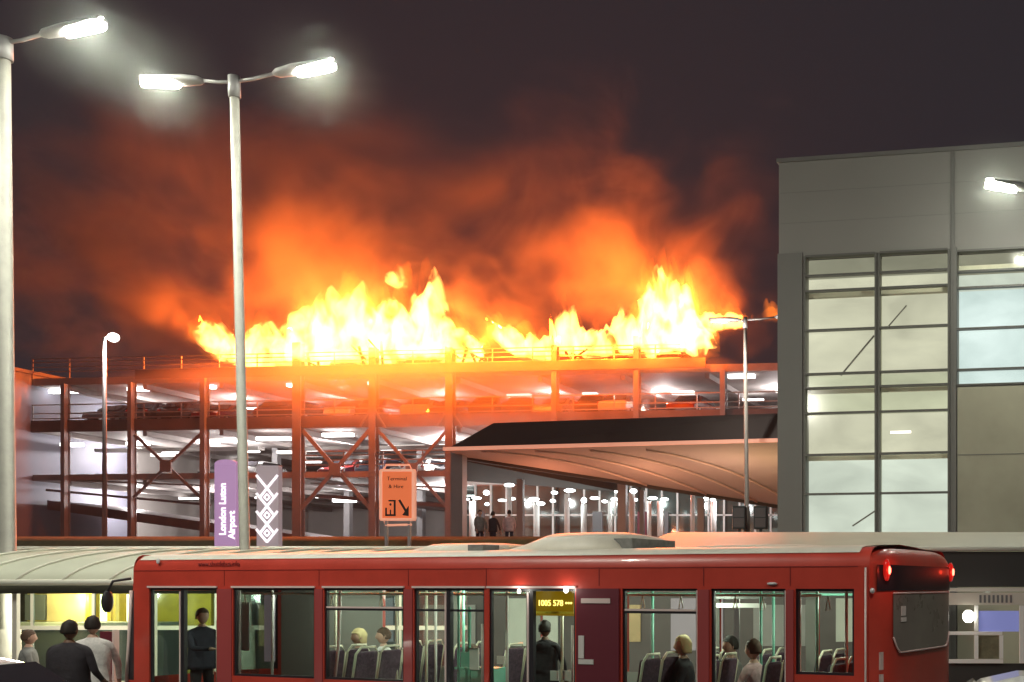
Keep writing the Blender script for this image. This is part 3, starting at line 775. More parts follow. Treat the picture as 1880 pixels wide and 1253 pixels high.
mb = MB(); mb.box(-.34,-.04,-.012,0,z0+.10,z0+.16).box(-.36,-.31,-.012,0,z0+.10,z0+.36).box(-.10,-.04,-.012,0,z0+.16,z0+.60).box(-.26,-.10,-.012,0,z0+.55,z0+.60).box(-.22,-.18,-.012,0,z0+.16,z0+.30)
mb.ell((-.20,-.006,z0+.46),(.035,.006,.045),10,6).build('pictogram', 'sign_black', t)
mb = MB(); mb.bar((.07,-.006,z0+.60),(.27,-.006,z0+.26),.012,.07); mb.prism([(.36,-.012,z0+.10),(.36,-.012,z0+.42),(.16,-.012,z0+.13)],(0,.012,0)); mb.build('arrow', 'sign_black', t)
# ------------------------------------------------------------ grey building on the right
ob = empty('office_building', (0,0,0), label='tall grey clad building with lit windows seen over the bus roof', cat='building')
def OD(px): return 30-(px-1430)*1.15/450
oA = P(1430, 1075, OD(1430)); oB = P(1880, 1075, OD(1880)); oA.z = oB.z = 0
ou = (oB-oA).normalized(); on = Vector((-ou.y, ou.x, 0))
oang = math.atan2(ou.y, ou.x)
ob.location = oA; ob.rotation_euler = (0,0,oang)
def os_(px):
    k = (px-PX)/F; return (k*oA.y-oA.x)/(ou.x-k*ou.y)
def oz(py, px): return H+(PY-py)*(oA.y+ou.y*os_(px))/F
top = oz(300, 1430)
WX = [os_(1479), os_(1607), os_(1615), os_(1741)]
rows = [oz(y, 1479) for y in (472, 508, 536, 608, 688, 714, 760, 836, 908, 1000)]
w3 = [os_(1757), os_(1885)]; r3 = [oz(y, 1757) for y in (462, 500, 530, 605, 680, 708)]
Lb = 16.
holes = [(WX[0], WX[3], rows[-1], rows[0]), (w3[0], w3[1], r3[-1], r3[0])]
MB().wall(0, Lb, 0, top, holes, 0, .3).build('wall', 'panel_grey', ob)
MB().box(0,.3,.31,12,0,top).build('side_wall', 'panel_grey_dark', ob)
MB().box(-.05,Lb,-.06,12,top+.003,top+.10).build('roof', 'panel_grey_dark', ob)
# cladding joints proud of / trimming the facade
mb = MB()
for s in (os_(1749),): mb.box(s-.05,s+.05,-.035,-.002,0,top-.002)
mb.box(w3[0]-.09,w3[0]-.01,-.06,-.002,0,r3[0]+.1)
mb.build('cladding_joint', 'panel_grey_dark', ob)
mb = MB()
for k in range(1,7): mb.box(0.02,Lb,-.006,.0,rows[0]+.1+(top-rows[0]-.1)*k/3.0-.004,rows[0]+.1+(top-rows[0]-.1)*k/3.0+.004) if k < 3 else None
mb.build('panel_seam', 'panel_grey_dark', ob)
# corner pilaster, slightly darker
MB().box(-.02, os_(1474), -.05, -.003, 0, rows[0]+.10).build('pilaster', 'panel_grey_dark', ob)
MB().box(w3[0]+.02, Lb, -.05, -.003, 0, r3[-1]-.06).build('cladding_panel', 'cladding_beige', ob)
mb = MB(); mb.box(w3[0]+.02, Lb, -.058, -.051, r3[-1]-1.75, r3[-1]-1.73); mb.build('cladding_seam', 'panel_grey_dark', ob)
def window(x0, x1, zs, name, inner):
    w_ = empty(name, (0,0,0)); w_.parent = ob
    mb = MB(); mb.box(x0-.045,x0+.01,-.05,.12,zs[-1],zs[0]).box(x1-.01,x1+.045,-.05,.12,zs[-1],zs[0])
    for z in zs: mb.box(x0+.01,x1-.01,-.055,.11,z-.024,z+.024)
    mb.build('frame', 'mullion', w_)
    MB().box(x0,x1,.04,.055,zs[-1],zs[0]).build('pane', 'office_glass', w_)
window(WX[0], WX[1], rows, 'window', 0); window(WX[2], WX[3], rows, 'window', 0); window(w3[0], w3[1], r3, 'window', 1)
# inside: floors, back wall, stair flights, blinds
z_lo, z_hi = rows[-1], rows[0]
MB().box(WX[0]-.3, WX[3]+.05, 1.6, 1.8, z_lo-.5, z_hi+.3).build('inner_wall', 'office_inside', ob)
MB().box(w3[0]-.05, Lb-.5, 1.2, 1.4, r3[-1]-.2, r3[0]+.3).build('inner_wall', 'office_blind', ob)
mb = MB()
for z in (rows[2], rows[5]+.02, rows[7]): mb.box(WX[0]-.3, WX[3]+.05, .32, 1.59, z-.12, z+.06)
mb.box(w3[0]-.05, Lb-.5, .32, 1.19, r3[0]-.42, r3[0]-.28)
mb.build('floor_slab', 'office_inside', ob)
def frost(name, c, st):
    m = bpy.data.materials.new(name); m.use_nodes = True; nt = m.node_tree; nt.nodes.clear()
    o = nt.nodes.new('ShaderNodeOutputMaterial'); e = nt.nodes.new('ShaderNodeEmission'); e.inputs['Strength'].default_value = st
    tc = nt.nodes.new('ShaderNodeTexCoord'); mp = nt.nodes.new('ShaderNodeMapping'); mp.inputs['Scale'].default_value = (.55,.2,1.1)
    n = nt.nodes.new('ShaderNodeTexNoise'); n.inputs['Scale'].default_value = .9; n.inputs['Detail'].default_value = 4; n.inputs['Distortion'].default_value = .5
    r = nt.nodes.new('ShaderNodeValToRGB'); r.color_ramp.elements[0].position = .30; r.color_ramp.elements[1].position = .72
    r.color_ramp.elements[0].color = (*[x*1.0 for x in c],1); r.color_ramp.elements[1].color = (*[min(1,x*1.5) for x in c],1)
    nt.links.new(tc.outputs['Object'], mp.inputs[0]); nt.links.new(mp.outputs[0], n.inputs['Vector']); nt.links.new(n.outputs['Fac'], r.inputs['Fac'])
    nt.links.new(r.outputs[0], e.inputs['Color']); nt.links.new(e.outputs[0], o.inputs['Surface']); M[name] = m
frost('lit_dim', (.20,.20,.15), 1.); frost('lit_cream', (.50,.50,.385), 1.); frost('lit_green', (.44,.46,.33), 1.); frost('lit_pale', (.52,.58,.51), 1.); frost('lit_blue', (.56,.70,.69), 1.)
tint = ['lit_dim','lit_cream','lit_cream','lit_cream','lit_cream','lit_green','lit_cream','lit_green','lit_pale','lit_pale']
tint = ['lit_dim','lit_cream','lit_cream','lit_cream','lit_green','lit_green','lit_cream','lit_pale','lit_pale']
for a_, b_ in ((WX[0], WX[1]), (WX[2], WX[3])):
    for q in range(len(rows)-1):
        MB().box(a_-.02, b_+.02, .34, .36, rows[q+1]+.004, rows[q]-.004).build('lit_screen', tint[q], ob)
for q in range(len(r3)-1):
    MB().box(w3[0], w3[1], .34, .36, r3[q+1]+.004, r3[q]-.004).build('lit_screen', ['lit_dim','lit_pale','lit_blue','lit_blue','lit_blue'][q], ob)
mb = MB(); mb.bar((os_(1538),.30,oz(686,1538)),(os_(1600),.30,oz(612,1600)), .03, .04); mb.bar((os_(1622),.30,oz(600,1622)),(os_(1660),.30,oz(556,1660)), .03, .03)
mb.bar((os_(1560),.30,oz(965,1560)),(os_(1605),.30,oz(935,1605)), .03, .035); mb.build('handrail_shadow', 'panel_grey', ob)  # bars put in as the stair's shadow across the lit screens
for x0_, x1_, z in ((1630,1668,792),):
    MB().box(os_(x0_), os_(x1_), .30, .33, oz(z,1600)-.03, oz(z,1600)+.03).build('ceiling_light', 'strip_lamp_soft', ob)

# ------------------------------------------------------------ long bus shelter with curved roof, behind the bus
bs = empty('bus_shelter', (0,0,0), label='long bus shelter with curved translucent roof and pale ribs behind the bus', cat='bus shelter')
xL, xR = P(-260,0,20).x, P(760,0,20).x
def arc(x, t, o=0):  # t 0 front eave -> 1 back ridge
    a = t*math.pi/2
    return Vector((x, 19.6+3.0*(1-math.cos(a)), 2.46+.62*math.sin(a)+o))
n = 40
MB().sheet([[arc(xL+(xR-xL)*i/n, k/10) for k in range(11)] for i in range(n+1)]).build('roof', 'shelter_roof', bs)
k = 0; x = xL
while x < xR:
    MB().tube([arc(x-.9*(1-q/10), q/10, .02) for q in range(11)], .022, 6).build('rib', 'shelter_rib', bs); x += .78
MB().tube([arc(xL,0,-.01), arc(xR,0,-.01)], .05, 8).build('gutter', 'shelter_rib', bs)
MB().tube([arc(xL,1,.03), arc(xR,1,.03)], .045, 8).build('ridge_beam', 'shelter_rib', bs)
MB().box(xL, xR, 19.75, 19.85, 2.26, 2.40).build('fascia', 'shelter_dark', bs)
MB().box(xL, xR, 22.6, 22.7, 2.50, 3.02).build('fascia', 'shelter_dark', bs)
x = xL+.4
while x < xR:
    MB().box(x-.04,x+.04,19.9,19.98,.13,2.4).build('post', 'shelter_frame', bs); x += 2.34
mb = MB(); mb.box(xL, xR, 22.3, 22.36, 1.55, 1.63).box(xL, xR, 22.3, 22.36, .5, .58)
x = xL
while x < xR: mb.box(x, x+.05, 22.31, 22.35, .13, 2.5); x += 1.17
mb.build('back_frame', 'shelter_frame', bs)
MB().box(xL, xR, 22.32, 22.335, .15, 2.5).build('back_glazing', 'terminal_glass', bs)
mb = MB(); x = xL+1
while x < xR: mb.box(x, x+1.9, 21.5, 21.9, .55, .62); x += 3
mb.build('bench', 'grey_column', bs)
for px in (92, 132, 168, 212):
    pass
# right-hand shelter with deep dark fascia
bs2 = empty('bus_shelter', (0,0,0), label='bus shelter with pale flat canopy and deep black fascia at the rear of the bus', cat='bus shelter')
x0, x1 = P(765,0,17.2).x, P(2150,0,17.2).x
D2 = 18.6
x0, x1 = P(1175,0,D2).x, P(2100,0,D2).x
zf = P(0,1008,D2).z
mb = MB()
mb.sheet([[Vector((x0+(x1-x0)*i/30, D2+3.2*k/8, zf+.40*math.sin(k/8*math.pi/2))) for k in range(9)] for i in range(31)])
mb.build('roof', 'shelter_roof', bs2)
MB().tube([(x0, D2, zf+.0),(x1, D2, zf+.0)], .035, 8).build('gutter', 'shelter_rib', bs2)
MB().box(x0, x1, D2+.05, D2+.15, P(0,1078,D2).z, zf-.045).build('fascia', 'shelter_dark', bs2)
MB().box(x0, x1, D2+.0, D2+.06, P(0,1084,D2).z-.02, P(0,1080,D2).z).build('trim', 'shelter_frame', bs2)
x = x1-.3
while x > x0:
    MB().box(x-.04,x+.04,D2+.2,D2+.28,.13,P(0,1078,D2).z).build('post', 'grey_column', bs2); x -= 3.1
def DQ(px0, px1, py0, py1, D, m, name, par, th=.05, **k):
    a = P(px0, py1, D); b = P(px1, py0, D)
    return MB().box(a.x, b.x, D, D+th, a.z, b.z).build(name, m, par, **k)
# timetable / display frames under it
fr_ = empty('display_frame', P(1810, 1216, 17.8), label='white framed information board right of the bus tail', cat='display board')
def fb(px0, px1, py0, py1, m='white_column', name='frame', D=17.8, th=.05, par=fr_):
    a = P(px0, py1, D)-par.location; b = P(px1, py0, D)-par.location
    return MB().box(a.x, b.x, 0+(D-17.8), th+(D-17.8), a.z, b.z).build(name, m, par)
mb = MB(); L0 = fr_.location
def fbx(mb, px0, px1, py0, py1, d=0, th=.05):
    a = P(px0, py1, 17.8)-L0; b = P(px1, py0, 17.8)-L0; mb.box(a.x, b.x, d, d+th, a.z, b.z)
for q in ((1740,1840,1160,1166),(1740,1842,1211,1218),(1789,1796,1112,1159),(1789,1796,1167,1210),(1835,1842,1167,1210),(1872,1880,1112,1218)): fbx(mb, *q)
mb.build('frame', 'white_column', fr_)
mb = MB(); fbx(mb, 1740, 1900, 1089, 1111, .0, .04); mb.build('header_strip', 'shelter_frame', fr_)
mb = MB()
for q in range(8): fbx(mb, 1798+q*8, 1802+q*8, 1093, 1107, -.006, .005)
mb.build('header_marks', 'grey_column', fr_)
mb = MB(); fbx(mb, 1797, 1871, 1122, 1160, .03, .02); mb.build('screen', 'blue_screen', fr_)
mb = MB(); fbx(mb, 1797, 1834, 1168, 1210, .03, .02); mb.build('board', 'cloth_olive', fr_)
mb = MB(); fbx(mb, 1740, 1900, 1219, 1500, .06, .02); mb.build('lower_panel', 'shelter_dark', fr_)
mb = MB(); mb.ell(P(1778,1132,17.75)-L0, (.09,.04,.10), 12, 8); mb.build('lamp', 'round_lamp', fr_)

# yellow lit kiosk at the left, further back
kz = empty('kiosk', (P(110,0,24).x, 24, .0), label='yellow lit kiosk seen under the curved shelter roof', cat='kiosk')
L0 = kz.location
def kq(px0, px1, py0, py1, m, name, d=0., th=.1):
    a = P(px0, py1, 24)-L0; b = P(px1, py0, 24)-L0
    return MB().box(a.x, b.x, d, d+th, a.z, b.z).build(name, m, kz)
kq(-60, 300, 1060, 1330, 'kiosk_yellow', 'back_wall', 1.6)
kq(-60, 300, 1150, 1330, 'grey_column', 'counter', .0, .5)
kq(-60, 300, 1143, 1149, 'shelter_frame', 'counter_top', -.1, .65)
kq(66, 142, 1088, 1142, 'kiosk_cream', 'poster_panel', .3)
kq(25, 62, 1092, 1140, 'grey_column', 'dark_poster', .3)
kq(144, 150, 1088, 1142, 'kiosk_yellow', 'pillar', .2); kq(184, 191, 1080, 1142, 'kiosk_yellow', 'pillar', .2); kq(196, 200, 1080, 1142, 'kiosk_yellow', 'pillar', .2)
kq(-60, 300, 1066, 1074, 'shelter_dark', 'soffit_edge', -.1)
for px, py, wd in ((155,1080,.22),(176,1078,.14),(214,1081,.18)):
    MB().ell(P(px,py,23.9)-L0, (wd,.1,.10), 14, 8).build('round_lamp', 'round_lamp', kz)
kq(152, 182, 1092, 1142, 'kiosk_lamp', 'lit_panel', .5, .04); kq(202, 230, 1092, 1142, 'kiosk_lamp', 'lit_panel', .5, .04)
lamp('lamp_light', P(160,1100,24.2)-L0, 150, (1,.85,.35), .2, kz)
lamp('lamp_light', P(90,1100,23.6)-L0, 80, (1,.80,.30), .2, kz)
for px in (60, 300, 520, 760, 1000, 1240, 1480):
    D = 20.8
    lamp('shelter_light', P(px, 1090, D), 110, (1,.96,.78), .2, bs)
# back wall across behind the bus, seen through its windows
wl = empty('low_building', (P(900,0,26).x, 27, 0), label='low dark shop front behind the bus, glimpsed through its windows', cat='building')
MB().box(-8, 10, 0, .3, 0, 2.6).build('wall', 'steel_dark', wl)
for i in range(9):
    MB().box(-7.6+i*1.9, -6.4+i*1.9, -.04, -.0, .9+.1*(i%3), 2.1-.15*(i%2)).build('window', ['office_blind','kiosk_cream','totem_mauve','terminal_wall'][i%4], wl)
# ------------------------------------------------------------ red single deck bus
bus = empty('bus', (0,0,0), label='red single deck bus filling the foreground, seen from its door side', cat='bus')
TH = R(21); D1 = 13.0
X1 = (1620-PX)/F*D1
bus.location = (X1, D1, 0); bus.rotation_euler = (0,0,math.pi-TH)
cT, sT = math.cos(TH), math.sin(TH)
def bs_(px, off=0.):
    """distance from the rear along the near side under photo column px (off = metres inboard)"""
    k = (px-PX)/F; X0 = X1+off*sT; Y0 = D1+off*cT
    return (X0-k*Y0)/(cT+k*sT)
def bz(py, px, off=0.): return H+(PY-py)*(D1+off*cT+bs_(px, off)*sT)/F
LEN = bs_(246); WID = 2.5
# local: x = forward, y = +toward camera (near side at y=0, far side y=-WID), z up
WT, WB = 2.36, 1.28
wpx = [(1460,1568),(1305,1442),(1142,1280),(1062,1135),(897,1056),(760,889),(595,741),(428,577),(274,398)]
wins = []
for a, b in wpx: wins.append((bs_(b), bs_(a)))
door2 = (bs_(1056), bs_(897)); door1 = (bs_(398), bs_(274))
holes = []
for i, (a, b) in enumerate(wins):
    if i in (3,): continue
    zb = {0: bz(1240,1515), 4: .35, 5: .35, 8: .35}.get(i, 1.12)
    holes.append((a, b, zb, WT))
ROOFZ = 2.62
body = MB()
body.wall(.16, LEN, .30, ROOFZ, holes, -.07, 0)
fholes = [(.6+i*1.55, .6+i*1.55+1.40, 1.12, WT) for i in range(int((LEN-1.2)/1.55))]
body.wall(.16, LEN, .30, ROOFZ, fholes, -WID, -WID+.07)
# roof shell with rounded shoulders (cross section swept along x)
def rsec(x, w=1., drop=0.):
    pts = []
    for k in range(7):
        a = k/6*math.pi/2; pts.append((x, -.22+.22*math.cos(a)*w, ROOFZ+.22*math.sin(a)-drop))
    for k in range(7):
        a = math.pi/2+k/6*math.pi/2; pts.append((x, -WID+.22+.22*math.cos(a)*w, ROOFZ+.22*math.sin(a)-drop))
    return pts
body.sheet([rsec(x) for x in (.16, LEN*.33, LEN*.66, LEN)])
body.build('body', 'bus_red', bus)
# pale roof skin; its cream strip on the shoulders paints in the lamp highlight
def rtop(x, z):
    return [(x, -.048, ROOFZ+.146+z), (x, -.125, ROOFZ+.203+z), (x, -.24, ROOFZ+.224+z), (x, -.7, ROOFZ+.25+z), (x, -WID/2, ROOFZ+.27+z), (x, -WID+.7, ROOFZ+.25+z), (x, -WID+.3, ROOFZ+.222+z)]
MB().sheet([rtop(x, 0.006) for x in (.3, LEN*.33, LEN*.66, LEN-.05)]).build('roof', 'bus_roof', bus)
# rear: rounded in plan
def plan(t, z, bulge=.32):   # t 0 near corner -> 1 far corner
    y = -WID*t
    x = .16-.16*(1-abs(2*t-1)**7)
    return (x, y, z)
NT = 24
def rear_band(z0, z1, m, name, t0=0., t1=1., off=0., rows=2, lean=0.):
    g = []
    for i in range(NT+1):
        t = t0+(t1-t0)*i/NT
        g.append([(plan(t, 0)[0]-off+lean*(z0+(z1-z0)*k/rows-1.), plan(t, 0)[1]+(off if t < .04 else 0), z0+(z1-z0)*k/rows) for k in range(rows+1)])
    mb = MB().sheet(g); 
    return mb.build(name, m, bus)
rear_band(.30, ROOFZ, 'bus_red', 'rear_panel')
# rear dome
g = []
for i in range(NT+1):
    t = i/NT; x, y, _ = plan(t, 0)
    row = []
    for k in range(7):
        a = k/6*math.pi/2; row.append((x+.16*(1-math.cos(a)), y*1+( (-WID/2-y)*.06*(1-math.cos(a))), ROOFZ+.21*math.sin(a)*(1-.5*abs(2*t-1)**6)))
    row.append((.5, -WID/2+(y+WID/2)*.8, ROOFZ+.215)); g.append(row)
MB().sheet(g).build('rear_dome', 'bus_red', bus)
rear_band(WT-.02, ROOFZ+.01, 'bus_black', 'rear_sign_panel', .03, .97, .012)
rear_band(1.50, WT-.05, 'bus_glass_dark2', 'rear_window', .09, .91, .014) if False else None
# rear window with rounded lower corners
mb = MB(); g = []
for i in range(NT+1):
    t = .13+.74*i/NT; e = abs(2*(i/NT)-1); zb = 1.64+.18*max(0,(e-.80)/.20)**2
    g.append([(plan(t,0)[0]-.016, plan(t,0)[1], zb+(WT-.06-zb)*k/3) for k in range(4)])
mat('rear_glass', (.26,.24,.21), .3, coat=.5, var=.2, vscale=1.2)
mb.sheet(g).build('rear_window', 'rear_glass', bus)
mb = MB(); mb.tube([(g[i][0][0]-.004, g[i][0][1], g[i][0][2]-.012) for i in range(NT+1)], .012, 6); mb.tube([(g[i][3][0]-.004, g[i][3][1], g[i][3][2]+.012) for i in range(NT+1)], .010, 6); mb.build('window_seal', 'bus_trim', bus)
mb = MB(); px_ = plan(.2,0); mb.box(px_[0]-.028, px_[0]-.020, -.20*WID-.16, -.20*WID, 1.98, 2.03); mb.box(px_[0]-.028, px_[0]-.020, -.20*WID-.14, -.20*WID-.01, 2.05, 2.16); mb.build('sticker', 'paper', bus)
for t in (.075, .925):
    x, y, _ = plan(t, 0)
    c = Vector((x-.025, y, 2.57))
    MB().ell(c, (.035,.075,.13), 14, 8).build('lamp_lens', 'lens_red', bus)
    MB().ell(c-Vector((.03,0,0)), (.02,.028,.05), 12, 8).build('tail_lamp', 'tail_lamp', bus)
    lamp('lamp_light', c-Vector((.2,0,0)), 1.2, (1,.05,.02), .03, bus)
for z in (1.45, 1.2): 
    x, y, _ = plan(.04, 0); MB().box(x-.03,x-.005,y-.08,y+.0,z,z+.2).build('reflector', 'bus_trim', bus)
MB().ell((.12,.0,2.34), (.03,.03,.035), 10, 6).build('marker_lamp', 'headlamp', bus)
MB().tube([(.2,.012,.4),(.2,.012,2.6)], .012, 6).build('corner_trim', 'bus_trim', bus)
# front end: raked wrap-round windscreen
def fsec(z):
    rk = .42-.40*max(0, min(1, (z-.3)/2.3))**1.5
    pts = []
    for k in range(9):
        a = k/8*math.pi/2; pts.append((LEN+(.10+rk)*math.sin(a), -.45+.45*math.cos(a), z))
    pts += [(LEN+.10+rk+.02, -WID/2, z)]
    for k in range(9):
        a = math.pi/2-k/8*math.pi/2; pts.append((LEN+(.10+rk)*math.sin(a), -WID+.45-.45*math.cos(a), z))
    return pts
def sheetz(z0, z1, m, name, i0=0, i1=None, n=8):
    rows_ = [fsec(z0+(z1-z0)*k/n)[i0:i1] for k in range(n+1)]
    return MB().sheet(rows_).build(name, m, bus)
sheetz(.30, 1.0, 'bus_red', 'front_panel'); sheetz(2.32, 2.62, 'bus_red', 'front_panel')
sheetz(1.0, 2.32, 'bus_glass', 'windscreen', 2, 17)
sheetz(1.0, 2.32, 'bus_black', 'front_pillar', 0, 3); sheetz(1.0, 2.32, 'bus_black', 'front_pillar', 16, None)
rows_ = []
for k in range(7):
    a = k/6*math.pi/2; s_ = fsec(2.62)
    rows_.append([(x-.16*(1-math.cos(a))*((x-LEN)/.12), -WID/2+(y+WID/2)*(1-.09*(1-math.cos(a))), z+.22*math.sin(a)) for x, y, z in s_])
MB().sheet(rows_).build('front_dome', 'bus_red', bus)
MB().prism([(LEN-.02,-.1,ROOFZ+.22),(LEN-.02,-WID+.1,ROOFZ+.22),(LEN+.12,-WID+.4,ROOFZ+.215),(LEN+.12,-.4,ROOFZ+.215)],(0,0,.01)).build('front_roof','bus_red',bus)
# pale tubes on pillar: trims, and vertical reflections put in as solid strips
MB().tube([(LEN+.05,.006,2.32),(LEN+.12,-.01,1.6),(LEN+.2,-.02,.8)], .025, 8).build('pillar_trim', 'bus_trim', bus)
MB().tube([(LEN+.24,-.22,2.30),(LEN+.36,-.22,1.6),(LEN+.44,-.22,.8)], .03, 8).build('pillar_trim', 'bus_trim', bus)
# mirror bracket + side marker
MB().tube([(LEN+.06,.0,2.50),(LEN+.22,.16,2.46),(LEN+.28,.2,2.3)], .02, 8).build('mirror_arm', 'bus_black', bus)
MB().ell((LEN+.28,.2,2.16), (.05,.09,.17), 12, 8).build('mirror', 'bus_black', bus)
MB().ell((bs_(292),.015,bz(1031,292)), (.035,.02,.045), 10, 6).build('marker_lamp', 'headlamp', bus)
MB().ell((bs_(1418),.01,bz(1072,1418)), (.07,.02,.02), 10, 6).build('marker_lamp', 'headlamp', bus)
# window frames, glass and pillar trims
for i, (a, b) in enumerate(wins):
    if i == 3:
        MB().box(a-.02,b+.02,.004,.02,.4,WT).build('door_pocket_panel', 'maroon_panel', bus)
        MB().box(a+.10,b-.06,.02,.03,2.18,2.24).build('grab_bar', 'bus_trim', bus)
        MB().box(b-.10,b-.02,.02,.03,1.5,1.78).build('notice', 'paper', bus); MB().box(b-.24,b-.02,.02,.03,1.43,1.49).build('notice', 'paper', bus)
        continue
    zb = {0: bz(1240,1515), 4: .40, 5: .40, 8: .40}.get(i, 1.12)
    mb = MB(); mb.box(a,b,-.06,-.02,WT-.03,WT).box(a,b,-.06,-.02,zb,zb+.03).box(a,a+.03,-.06,-.02,zb+.03,WT-.03).box(b-.03,b,-.06,-.02,zb+.03,WT-.03)
    w_ = mb.build('window' if i not in (4,5,8) else 'door', 'bus_black', bus)
    MB().box(a+.03,b-.03,-.045,-.040,zb+.03,WT-.03).build('pane', 'bus_glass' if i != 7 else 'bus_glass_dark', w_)
    if i in (2, 6, 5): MB().box(a+.03,b-.03,-.038,-.02,WT-.30,WT-.27).build('vent_rail', 'bus_black', w_)
    if i in (6, 2): MB().box(a+.03,b-.03,-.018,-.010,WT-.27,WT-.245).build('vent_trim', 'bus_trim', w_)
    if i in (4, 5, 8):
        m_ = (a+b)/2
        MB().box(m_-.03,m_+.03,-.055,.0,.4,WT-.03).build('leaf_edge', 'bus_black', w_)
        MB().box(m_+.035,m_+.06,-.03,.008,.5,WT-.05).build('leaf_seal', 'bus_trim', w_)
        MB().tube([(a+.12,-.10,.9),(a+.12,-.10,1.9)], .016, 8).build('door_rail', 'bus_trim', w_)
    if 4 <= i <= 8: MB().box(a-.02,b+.02,.004,.022,WT+.004,WT+.030).build('rain_gutter', 'bus_trim', bus)
for a, b in ((398,428),(577,595),(741,760),(1280,1305),(1442,1460)):
    MB().box(bs_(b)+.02, bs_(a)-.02, .002, .012, .5, WT-.01).build('pillar_cover', 'bus_pillar', bus)
mb = MB(); mb.box(bs_(1442)-.012,bs_(1442)+.0,.012,.02,1.1,WT-.02).box(bs_(1280)-.012,bs_(1280)+.0,.012,.02,1.1,WT-.02); mb.build('pillar_trim','bus_trim',bus)
# skirt, wheels
for x in (2.6, LEN-2.6):
    for y in (-.02, -WID+.02):
        wv = MB().tube([(x,y-.14,.48),(x,y+.14 if y > -1 else y+.14,.48)], .48, 28).build('wheel', 'rubber', bus)
        MB().tube([(x,y-.15,.48),(x,y+.15,.48)], .27, 18).build('rim', 'alloy', wv)
# lettering over the windows (small dark red)
lettering('www.shuttlebus.info', .10, 'bus_text', bus, (bs_(402), .006, bz(1036,402)), (R(90), 0, math.pi))
# air conditioning pods on the roof
def pod(px0, px1, hgt, name, y0=-.45, y1=-2.05, grill=None):
    a, b = bs_(px1, .9), bs_(px0, .9); z = ROOFZ+.26
    secs = []
    for t, s_, zz in ((0,.80,.35),(.08,.93,.85),(.22,1,1),(.62,1,1),(1,.75,.10)):
        x = a+(b-a)*t; wy = (y0-y1)/2*s_; cyy = (y0+y1)/2
        secs.append([(x, cyy+wy*math.cos(q), z-.02+max(0, hgt*zz*abs(math.sin(q))**.5)) for q in [math.pi*k/10 for k in range(11)]]+[(x, cyy-wy, z-.03),(x, cyy+wy, z-.03)])
    o = MB().loft(secs).build(name, 'bus_roof', bus)
    return a, b, z
a, b, z = pod(765, 925, .13, 'roof_pod'); MB().box(a-.05,a+.20,-.75,-.44,z-.03,z+.06).build('pod_grille', 'cloth_grey', bus)
a, b, z = pod(955, 1165, .25, 'air_conditioning_unit')
MB().box(a-.16,a+.12,-1.6,-.62,z-.01,z+.12).build('pod_grille', 'cloth_grey', bus)
pod(1240, 1500, .05, 'roof_hatch')
# ---------- inside
MB().wall(.4, LEN-.1, .36, 2.44, [(h[0]+.02,h[1]-.02,h[2]+.02,h[3]-.02) for h in fholes], -WID+.075, -WID+.09).build('lining', 'bus_inside', bus)
mb = MB()
for x in [bs_(q) for q in (412, 586, 750, 893, 1100, 1292, 1451, 1590)]: mb.box(x-.004, x+.004, .001, .004, WT+.035, ROOFZ)
mb.box(.3, LEN, .001, .005, ROOFZ-.012, ROOFZ-.004); mb.build('panel_seam', 'bus_text', bus)
MB().box(.3, LEN+.1, -WID+.08, -.08, .28, .36).build('floor', 'bus_floor', bus)
MB().box(.3, LEN, -WID+.08, -.08, 2.44, 2.47).build('ceiling', 'bus_inside', bus)
def seat(x, y, flip=1):
    s_ = empty('seat', (x, y, .36)); s_.parent = bus; s_.rotation_euler = (0,0,0 if flip > 0 else math.pi)
    MB().box(-.20,.22,-.42,.42,.38,.48).build('cushion', 'seat_fabric', s_, bevel=.03)
    mb = MB(); mb.obox((-.24,-.21,.80), (.04,0,.0), (0,.19,0), (-.05,0,.33)).obox((-.24,.21,.80), (.04,0,0), (0,.19,0), (-.05,0,.33)); mb.build('backrest', 'seat_fabric', s_, bevel=.03)
    for yy in (-.21,.21):
        MB().tube([(-.20,yy-.19,.50),(-.31,yy-.19,1.10),(-.33,yy-.12,1.19),(-.33,yy+.12,1.19),(-.31,yy+.19,1.10),(-.20,yy+.19,.50)], .017, 8).build('hand_rail', 'seat_rail', s_)
    MB().box(-.05,.05,-.3,.3,0,.38).build('pedestal', 'bus_black', s_)
    return s_
for x in (1.0, 1.85, 2.7, 3.55): seat(x, -.55); seat(x, -1.95)
xx = bs_(745)
for x in (xx, xx+.95, xx+1.9): seat(x, -1.95)
seat(bs_(660, .5), -.55); seat(bs_(600, .5), -.55)
def pole(px, off, m='seat_rail', top=2.44):
    x = bs_(px, off); MB().tube([(x,-off,.36),(x,-off,top)], .019, 10).build('grab_pole', m, bus)
for px, off, m in ((616,.9,'seat_rail'),(728,.9,'seat_rail'),(783,1.1,'seat_rail'),(800,1.3,'paper'),(842,.8,'grab_green'),(851,1.2,'grab_green'),(931,.5,'paper'),(969,.45,'paper'),(1032,.9,'seat_rail'),(1147,.4,'paper'),(1198,1.0,'grab_green'),(1312,.4,'paper'),(1397,.9,'grab_green'),(1420,1.2,'grab_green'),(1468,.4,'bus_trim'),(1500,.9,'grab_green'),(1554,.5,'bus_trim'),(440,.8,'paper'),(500,1.0,'paper'),(590,.3,'seat_rail')): pole(px, off, m)
x = bs_(612,.35); MB().tube([(x,-.35,.9),(x-.10,-.35,1.6),(x-.13,-.35,2.4)], .02, 8).build('grab_pole', 'paper', bus)
MB().tube([(1,-.5,2.28),(LEN-1.6,-.5,2.28)], .017, 8).build('hand_rail', 'seat_rail', bus)
MB().tube([(1,-1.9,2.28),(LEN-1.6,-1.9,2.28)], .017, 8).build('hand_rail', 'grab_green', bus)
